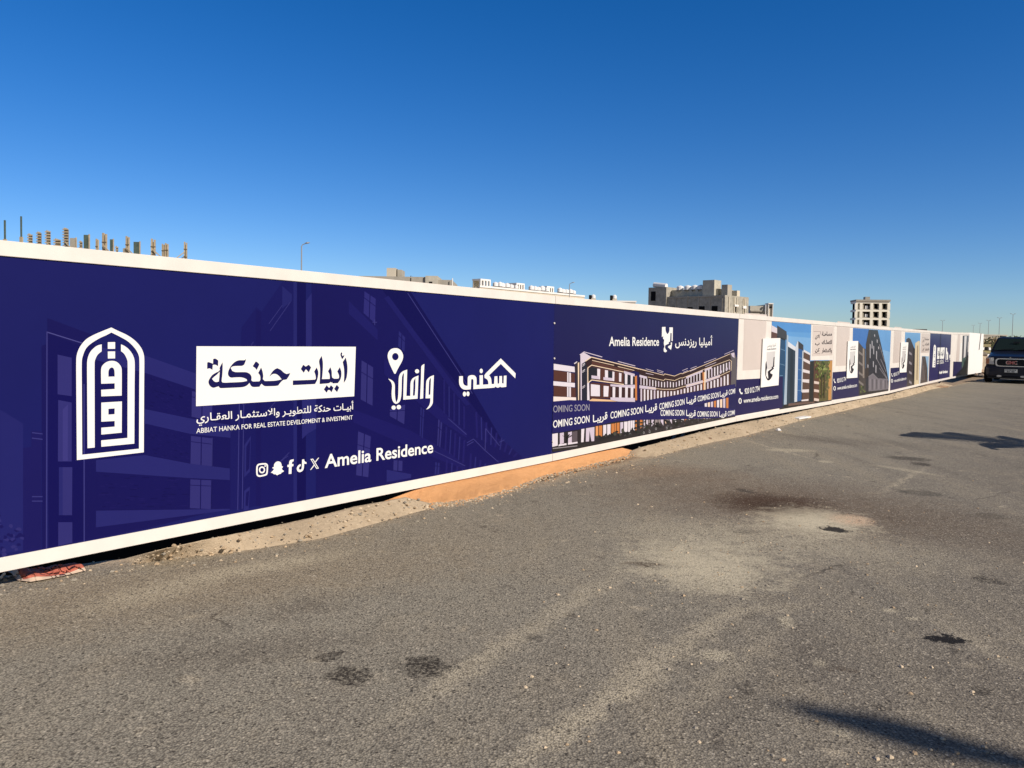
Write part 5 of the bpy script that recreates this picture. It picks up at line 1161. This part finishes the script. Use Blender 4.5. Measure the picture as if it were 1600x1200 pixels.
lamp(471.3, 381.5, 62, False, 'single arm street lamp rising alone behind the long navy panel')
lamp(890, 442.5, 98, False, 'single arm street lamp rising beside the white terrace with tanks')
lamp(1583, 491, 172, True, 'double arm street lamp, tallest and rightmost, above the parked car')
lamp(1562, 497, 196, True, 'double arm street lamp, second tallest, above the front of the parked car')
lamp(1545, 501, 216, True, 'double arm street lamp, third from the right, over the scrub beside the car')
lamp(1531.5, 505.5, 245, True, 'faint far street lamp behind the right edge of the white end sheet')
lamp(1521, 508.5, 275, True, 'faintest smallest street lamp behind the middle of the white end sheet')
lamp(1473, 501, 210, True, 'far street lamp behind the navy panel with the seam')

# ------------------------------------------------------------------ shadow-casters standing just right of the view
o = lamp(1240, 1100, 3, False, 'street lamp standing behind the viewer whose shadow falls across the asphalt', -1, 10.0, 1.25, 1.5)
tip = gnd(1287, 1113); la = math.atan2(SUN_AZ.y, SUN_AZ.x)+.22; o.rotation_euler = (0, 0, la)
o.location = (tip.x+SUN_AZ.x*10.1/math.tan(SUN_EL)+math.cos(la)*1.5, tip.y+SUN_AZ.y*10.1/math.tan(SUN_EL)+math.sin(la)*1.6, 0)
LEAF = M('palm_leaf', (.055,.085,.03), .6, .3, var=.3, vscale=5); BARK = M('palm_bark', (.13,.10,.07), .9, .1, var=.3, vscale=8, bump=.5, bscale=20)
def palm(base, H_, fronds, label):
    o = empty('palm_tree', base, 0, label, 'palm tree')
    mb = MB(); mb.rings([[(r_*math.cos(i*math.pi/5)+z*.02, r_*math.sin(i*math.pi/5), z) for i in range(10)] for k in range(13) for z, r_ in ((H_*k/12, .17-.05*k/12+(.015 if k % 2 else 0)),)], BARK); mb.build('trunk', o)
    for az, el, L in fronds:
        fb = MB(); d = Vector((math.cos(az), math.sin(az), 0)); sd = Vector((-d.y, d.x, 0)); pts = []
        for k in range(13):
            t = k/12; pts.append(Vector((H_*.02, 0, H_))+d*(L*t*math.cos(el*(1-t*.5)))+Vector((0, 0, L*(math.sin(el)*t-.55*t*t))))
        for q, w in zip(pts, pts[1:]): fb.bar(q, w, .018, LEAF, 5)
        for k in range(1, 13):
            for j in range(3):
                q = pts[k-1].lerp(pts[k], j/3); ll = .34*L/2*math.sin(math.pi*min(.97, .12+k/13*.85))
                for s in (-1, 1):
                    e = q+sd*s*ll*.8+d*ll*.55+Vector((0, 0, -ll*.25)); w_ = d*.034
                    fb.add([q-w_, q+w_, e+w_*.3, e-w_*.3], [(0, 1, 2, 3)], LEAF)
        fb.build('frond', o)
    return o
ct = gnd(1660, 699); Hp = 2.6
palm((ct.x+SUN_AZ.x*Hp/math.tan(SUN_EL), ct.y+SUN_AZ.y*Hp/math.tan(SUN_EL), 0), Hp, [(R(a), R(e), l) for a, e, l in ((141,20,3.5),(146,26,3.1),(136,24,3.2),(120,26,2.6),(168,10,2.6),(172,14,2.3),(95,35,1.5),(178,30,1.3),(215,25,1.2),(250,30,1.3),(290,30,1.3),(330,25,1.3),(10,30,1.3),(50,35,1.3))], 'low palm standing at the roadside right of the view, casting forked shadows on the asphalt')
# ================================================================== PARKED CAR
PAINT = M('navy_car_paint', (.006,.008,.018), .32, .28, coat=.1, var=.25, vscale=2.5); GLASS = M('car_glass', (.010,.018,.016), .08, .35); CHROME = M('chrome', (.55,.56,.57), .18, .5, metal=1.0)
BLACKP = M('black_plastic', (.010,.010,.011), .55, .35); RUBBER = M('tyre_rubber', (.012,.012,.012), .8, .2); LENS = M('lamp_lens', (.50,.50,.48), .12, .6); AMBER = M('amber_lens', (.30,.12,.06), .2, .5)
cp = at(1581.5, 545, 34.5)
car = empty('parked_car', (cp.x, cp.y, 0), -math.atan2(.62, .785), 'dark navy car parked facing the viewer at the right edge', 'car')
def ring(y, w, z0, z1, r=.12, wt=None):
    wt = w if wt is None else wt
    return [(-w+r, y, z0), (w-r, y, z0), (w, y, z0+r), (w, y, (z0+z1)*.55), (wt, y, z1-r*.7), (wt-r*1.3, y, z1), (-wt+r*1.3, y, z1), (-wt, y, z1-r*.7), (-w, y, (z0+z1)*.55), (-w, y, z0+r)]
mb = MB(); mb.rings([ring(.06,.93,.42,1.12,.10,.88), ring(.16,1.0,.36,1.22,.12,.95), ring(.55,1.03,.34,1.31,.12,.97), ring(1.35,1.04,.34,1.42,.12,.99), ring(1.55,1.04,.34,1.45,.10,1.0), ring(4.6,1.04,.36,1.44,.10,1.0), ring(5.1,1.0,.42,1.42,.12,.96), ring(5.18,.94,.5,1.34,.12,.9)], PAINT)
mb.build('body', car, smooth=False, bevel=.012)
mb = MB(); mb.rings([[(-w, y, z), (w, y, z), (w2, y2, z2), (-w2, y2, z2)] for w, y, z, w2, y2, z2 in ((.98,1.42,1.40,.98,5.1,1.40), (.97,1.5,1.47,.97,5.08,1.47), (.80,2.18,2.06,.80,4.86,2.06), (.70,2.36,2.12,.70,4.7,2.12))], PAINT); mb.build('cabin', car, bevel=.02)
mb = MB()
def pane(a, b, c, d, out): mb.add([Vector(v)+Vector(out)*.012 for v in (a, b, c, d)], [(0, 1, 2, 3)], GLASS)
pane((-.88,1.505,1.49), (.88,1.505,1.49), (.735,2.13,2.03), (-.735,2.13,2.03), (0,-.65,.76)); mb.build('windscreen', car)
for s in (-1, 1):
    mb = MB(); pane((s*.965,1.72,1.5), (s*.965,4.9,1.5), (s*.81,4.75,2.03), (s*.81,2.25,2.03), (s,0,.28)); mb.build('side_window', car)
mb = MB()
for x0, x1, z in ((-.6,-.05,1.505), (.1,.7,1.505)): mb.beam((x0,1.485,z+.01), (x1,1.53,z+.07), .02, .025, BLACKP)
mb.build('wiper', car)
mb = MB(); mb.box((-.12,1.80,1.83), (.12,1.86,1.90), BLACKP); mb.build('rear_view_mirror', car)
# front: grille, lamps, bumper, plate
def rrect(x0, x1, z0, z1, y, r, n=5):
    o = []
    for cx, cz, a0 in ((x1-r, z0+r, -90), (x1-r, z1-r, 0), (x0+r, z1-r, 90), (x0+r, z0+r, 180)):
        for k in range(n+1): a = R(a0+90*k/n); o.append((cx+r*math.cos(a), y, cz+r*math.sin(a)))
    return o
mb = MB(); mb.rings([rrect(-.62,.62,.76,1.13,.10,.13), rrect(-.62,.62,.76,1.13,-.035,.13), rrect(-.56,.56,.80,1.09,-.035,.11), rrect(-.56,.56,.80,1.09,.03,.11)], CHROME, cap=False); gr = mb.build('grille_surround', car, smooth=False)
mb = MB(); mb.add(rrect(-.565,.565,.795,1.095,.02,.11), [tuple(range(24))], BLACKP)
for z in (.86, .92, .98, 1.04): mb.box((-.55,-.01,z-.012), (.55,.015,z+.012), BLACKP)
for k in range(18): mb.box((-.54+k*.0635-.005,-.005,.81), (-.54+k*.0635+.005,.012,1.08), BLACKP)
mb.build('grille', car)
me, cz = text_mesh('GMC', .03); xs = [v.co.x for v in me.vertices]; u0, u1 = min(xs), max(xs)
mb = MB(); RED = M('red_badge', (.45,.10,.08), .3, .5); EDGE = M('badge_edge', (.6,.58,.56), .2, .5, metal=.8)
for sc, dy, m in ((1.0,-.030,RED), (1.1,-.024,EDGE)):
    mb.add([(((v.co.x-u0)/(u1-u0)-.5)*.40*sc, dy, .945+(v.co.y/cz-.5)*.13*sc) for v in me.vertices], [tuple(p.vertices) for p in me.polygons], m)
mb.build('badge_letters', car)
for s in (-1, 1):
    mb = MB(); mb.rings([[(s*a, y, z) for a, z in ((.66,.84), (.98,.86), (1.005,1.14), (.70,1.16))] for y in (.12, -.012)], LENS); hl = mb.build('headlight', car, bevel=.015)
    mb = MB(); mb.box((min(s*.69,s*.80),-.022,1.0), (max(s*.69,s*.80),-.0135,1.12), CHROME); mb.build('reflector', hl)
    mb = MB(); mb.box((min(s*.86,s*.985),-.02,.87), (max(s*.86,s*.985),-.0135,1.12), AMBER); mb.build('indicator', hl)
    mb = MB(); mb.rings([[(s*.45+.10*math.cos(i*math.pi/6), y, .33+.045*math.sin(i*math.pi/6)) for i in range(12)] for y in (0, -.10)], LENS); mb.build('fog_lamp', car)
    mb = MB(); mb.rings([[(s*(1.06+.02*k+.22*(.5-.5*math.cos(a))), 1.62+.07*math.sin(a)*1.2+.1*k, 1.46+.15*z_) for a in (0, 1.57, 3.14, 4.71)] for k, z_ in ((0,0), (0,1))], BLACKP); mb.build('wing_mirror', car, bevel=.02)
    mb = MB(); mb.beam((s*.72,2.5,2.16), (s*.72,4.6,2.16), .05, .05, BLACKP); 
    for y in (2.55, 3.6, 4.55): mb.box((s*.72-.02,y-.04,2.10), (s*.72+.02,y+.04,2.16), BLACKP)
    mb.build('roof_rail', car)
    for y in (1.0, 4.15):
        wl = MB(); xc = s*.98
        prof = [(.14,.20), (.15,.33), (.11,.39), (-.11,.39), (-.15,.33), (-.14,.20)]
        wl.rings([[(xc+p*1.0, y+r_*math.cos(2*math.pi*i/20), .39+r_*math.sin(2*math.pi*i/20)) for i in range(20)] for p, r_ in prof], RUBBER, cap=False); ty = wl.build('wheel', car, smooth=False)
        rm = MB(); rm.rings([[(xc+p, y+r_*math.cos(2*math.pi*i/20), .39+r_*math.sin(2*math.pi*i/20)) for i in range(20)] for p, r_ in ((-.12,.21), (.12,.21))], CHROME); rm.build('rim', ty)
mb = MB(); mb.rings([ring(.14,.99,.30,.78,.08), ring(-.02,.95,.30,.76,.08), ring(-.07,.86,.33,.72,.08)][::-1], PAINT); bp = mb.build('front_bumper', car, bevel=.01)
mb = MB(); mb.box((-.9,-.06,.22), (.9,.16,.296), BLACKP); mb.box((-.30,-.09,.42), (.30,-.075,.44), BLACKP); mb.build('air_dam', car)
mb = MB(); mb.box((-.26,-.10,.49), (.26,-.085,.66), BLACKP); pl = mb.build('plate_holder', car)
PLM = M('plate_white', (.62,.64,.60), .4, .4); mb = MB(); mb.box((-.245,-.106,.50), (.245,-.1005,.65), PLM); p_ = mb.build('number_plate', pl)
mb = MB(); DK = M('plate_ink', (.05,.05,.055), .6)
for k in range(7): mb.box((-.21+k*.06,-.110,.59), (-.175+k*.06,-.1065,.635), DK); mb.box((-.21+k*.06,-.110,.515), (-.175+k*.06,-.1065,.565), DK) if k % 3 else None
mb.build('plate_characters', p_)
mb = MB(); mb.box((-.02,.9,1.405),(.02,.92,1.42), BLACKP); mb.bar((.75,1.35,1.38), (.8,1.5,2.0), .006, BLACKP); mb.build('aerial', car)
mb = MB(); mb.box((-.88,.25,.2), (.88,4.9,.36), BLACKP); mb.build('underbody', car)
mb = MB(); mb.bar((-.05,-.035,1.17), (-.05,-.02,1.175), .03, CHROME); mb.box((-1.0,.045,1.135), (1.0,.07,1.15), BLACKP); mb.build('bonnet_edge', car)

# ================================================================== SMALL THINGS
# red sack pinned under the hoarding
CLOTH = M('red_woven_sack', (.46,.13,.085), .75, .2, var=.25, vscale=18, bump=.4, bscale=50); CLOTH2 = M('pale_sack_edge', (.62,.48,.36), .8, .2, var=.15, vscale=15)
sp = [(27,893.5),(48,896),(66,893),(90,888.5),(112,884),(137,877.5)]; tp = [(34,884.5),(52,880),(68,878),(90,875),(112,873),(137,875)]
mb = MB(); g3 = []
for i in range(len(sp)-1):
    for k_ in range(10):
        t = k_/10; a = gnd(sp[i][0]*(1-t)+sp[i+1][0]*t, sp[i][1]*(1-t)+sp[i+1][1]*t+13, .015); b = a+Vector((-.8, .6, 0))*(.24-.012*i); b.z = .065-.008*i
        row = []
        for v in range(9):
            s = v/8; p = a.lerp(b, s); e = math.sin(math.pi*s); p.z += .018*e+.018*math.sin(p.x*26+p.y*9+s*5)*e+mnoise.noise(p*12)*.022*e; row.append(p)
        c = b.copy(); c.z = .0; c += Vector((-.1, .08, 0)); row.append(c); g3.append(row)
n = 10
for i in range(len(g3)-1):
    for j in range(n-1): mb.add([g3[i][j], g3[i+1][j], g3[i+1][j+1], g3[i][j+1]], [(0, 1, 2, 3)], CLOTH2 if i < 6 or j == 0 else CLOTH)
o = mb.build('sack'); me = o.data; bm = bmesh.new(); bm.from_mesh(me); bmesh.ops.remove_doubles(bm, verts=bm.verts, dist=1e-4); bm.to_mesh(me); bm.free()
for p in me.polygons: p.use_smooth = True
tag(o, 'crumpled red woven sack squashed flat under the long navy panel', 'sack')
mb = MB(); WIRE = M('grey_scrap', (.45,.45,.44), .6, .3); pts = [gnd(-6,903,.01), gnd(2,902,.05), gnd(6,897,.03), gnd(8,901,.01), gnd(14,901,.02)]
for a, b in zip(pts, pts[1:]): mb.bar(a, b, .008, WIRE, 6)
pts = [gnd(1,905,.01), gnd(4,899,.06), gnd(7,896,.09)]
for a, b in zip(pts, pts[1:]): mb.bar(a, b, .008, WIRE, 6)
tag(mb.build('wire_scrap'), 'pale tangle of scrap wire on the ground at the left edge', 'scrap')
# plank and board scraps
mb = MB(); WOOD = M('brown_plywood', (.30,.20,.13), .8, .2, var=.2, vscale=6); a = gnd(1449,604.6,.06); b = gnd(1482,603.2,.06)
d = (b-a).normalized(); nn = Vector((-d.y, d.x, 0)); v0 = [a, b, b+nn*2.3+Vector((0,0,.10)), a+nn*1.6+Vector((0,0,.10))]
mb.add([v+Vector((0,0,.0)) for v in v0]+[v-Vector((0,0,.05)) for v in v0], [(0,1,2,3),(7,6,5,4),(1,0,4,5),(2,1,5,6),(3,2,6,7),(0,3,7,4)], WOOD)
tag(mb.build('plywood_board'), 'brown plywood board lying tilted at the foot of the navy far panel', 'board')
mb = MB(); a = gnd(1243,654,.05); b = gnd(1262,651,.05); mb.beam(a, b, .16, .03, PLAIN_WHITE); tag(mb.build('board_scrap', bevel=.004), 'short white strip of board lying on the verge', 'board')
mb = MB()
for x, y in ((1217, 672.4),): stone(mb, gnd(x, y, .02), .06, PLAIN_WHITE)
tag(mb.build('plaster_lump'), 'small white lump of plaster lying on the road near the verge', 'lump')
mb = MB(); a = gnd(1100,683,.03); b = gnd(1113,685,.03); mb.beam(a, b, .05, .03, WOOD); mb.beam(gnd(1103,681.5,.06), gnd(1110,685.5,.05), .04, .02, WOOD); tag(mb.build('wood_scrap'), 'small broken wood scrap on the verge below the apartment picture panel', 'scrap')
# rubble by panel 5 and beyond the fence end
ROCK = M('pinkish_rubble', (.38,.29,.22), .9, .15, var=.2, vscale=3, bump=.5, bscale=8); ROCK2 = M('grey_rubble', (.22,.19,.155), .9, .15, var=.25, vscale=3, bump=.5, bscale=8)
def rock(p, r, m, label, group):
    mb = MB(); stone(mb, (0, 0, r*.42), r, m); o = mb.build('rubble_stone', bevel=r*.08); o.location = (p[0], p[1], p[2]); o.rotation_euler = (0, 0, random.uniform(0, 6)); tag(o, label, 'stone', group)
for x, y, r in ((1436,604.5,.12), (1440,603.5,.17), (1444,602.5,.14), (1441,606,.09), (1447,604.5,.11), (1433,606,.08)):
    rock(gnd(x, y, 0), r, ROCK, 'pale pinkish rubble stone in the small heap at the foot of the narrow panel', 'rubble heap by the narrow panel')
heap = MB(); hc = gnd(1548, 584, 0)
vsz = []
for i in range(25):
    for j in range(13):
        p = Vector((hc.x-2.2+i*.28, hc.y+1.5+j*.55, 0)); e = math.sin(math.pi*i/24)*math.sin(math.pi*min(1, (j+.3)/12)); p.z = -.05+1.25*e+mnoise.noise(p*1.1)*.35*e+mnoise.noise(p*3)*.12*e; vsz.append(p)
heap.add(vsz, [(i*13+j, (i+1)*13+j, (i+1)*13+j+1, i*13+j+1) for i in range(24) for j in range(12)], M_DIRT); hp = heap.build('rubble_mound'); tag(hp, 'mound of earth and rubble beyond the white end sheet', 'mound')
rng = random.Random(21)
def heap_z(x, y):
    i = min(23, max(0, int((x-hc.x+2.2)/.28))); j = min(11, max(0, int((y-hc.y-1.5)/.55))); return vsz[i*13+j].z
for k_ in range(26):
    x = hc.x-1.5+rng.random()*3.4; y = hc.y+1.6+rng.random()*3.2
    rock((x, y, heap_z(x, y)-.06), rng.uniform(.12, .34), ROCK if k_ % 3 else ROCK2, 'broken stone lying on the rubble mound beyond the white end sheet', 'stones on the rubble mound')
for k_ in range(7):
    p = gnd(1523+k_*2.1, 587.5+rng.uniform(-1.5, 1.5), 0); rock(p, rng.uniform(.06, .13), ROCK if k_ % 2 else ROCK2, 'small stone on the sunny dirt at the foot of the white end sheet', 'stones at the foot of the end sheet')
# barrier, scrub and far houses
YEL = M('yellow_paint', (.26,.23,.12), .6, .3, var=.1, vscale=3)
bo = at(1539, 545, 52); bz = empty('road_barrier', (bo.x, bo.y, 0), .1, 'yellow and white banded barrier between the end sheet and the car', 'barrier')
mb = MB()
for k_ in range(4): mb.box((-.35, -.1, .95+k_*.22), (.35, .1, 1.13+k_*.22), YEL if k_ % 2 else PLAIN_WHITE)
mb.build('board', bz); mb = MB()
for s in (-.25, .25): mb.box((s-.05, -.06, 0), (s+.05, .06, .95), STEELD)
mb.build('leg', bz)
SCR = M('dusty_scrub', (.055,.065,.03), .8, .2, var=.3, vscale=3); SCR2 = M('dry_scrub', (.23,.18,.10), .85, .15, var=.3, vscale=3)
def bush(px, Y, r, hgt, m, label, n=1300):
    p = at(px, 545, Y); o = empty('scrub_bush', (p.x, Y, 0), 0, label, 'bush', 'bushes beyond the end of the hoarding')
    rg = random.Random(int(px*7)); mb = MB()
    for _ in range(n):
        a = rg.uniform(0, 6.28); q = r*math.sqrt(rg.random()); z = hgt*(1-(q/r)**2*.6)*rg.uniform(.15, 1); c = Vector((q*math.cos(a), q*math.sin(a), z)); s = rg.uniform(.05, .16)*r
        u = Vector((rg.uniform(-1, 1), rg.uniform(-1, 1), rg.uniform(-1, 1))).normalized()*s; w = u.orthogonal().normalized()*s*.6; mb.add([c-u, c+w, c+u, c-w], [(0, 1, 2, 3)], m)
    mb.build('foliage', o)
    tb = MB()
    for k in range(5): a = rg.uniform(0, 6.28); tb.bar((0, 0, 0), (math.cos(a)*r*.5, math.sin(a)*r*.5, hgt*.7), .03*r, BARK, 6, .01*r)
    tb.build('stem', o)
bush(1542, 58, .8, 2.35, SCR, 'dark green bush nearest the white end sheet'); bush(1550, 75, 1.5, 2.6, SCR2, 'dry brown bush between the end sheet and the car'); bush(1558, 90, 1.6, 2.9, SCR, 'green bush above the left headlight of the car'); bush(1566, 120, 2.2, 3.2, SCR, 'far green bush behind the car windscreen pillar'); bush(1582, 190, 3.5, 4.2, SCR, 'farthest green bush showing over the car roof'); bush(1598, 200, 3.5, 4.4, SCR, 'far bush at the right edge over the car roof')
for px, Y, w, hh, nm in ((1546, 105, 2.6, 2.6, 'small pale hut among the scrub left of the car'), (1553, 150, 6, 3.6, 'low tan house among the scrub beside the car windscreen')):
    p = at(px, 545, Y); o = empty('small_house', (p.x, Y, 0), .3, nm, 'house')
    mb = MB(); mb.box((-w/2, 0, 0), (w/2, w*.8, hh), CREAM if w < 4 else CONC); mb.build('wall', o)
    mb = MB(); mb.box((-w/2-.15, -.15, hh+.003), (w/2+.15, w*.8+.15, hh+.25), CONC); mb.build('roof', o)
    mb = MB(); mb.box((-w*.2, -.06, hh*.35), (w*.05, -.004, hh*.7), DARKIN); mb.build('window', o)
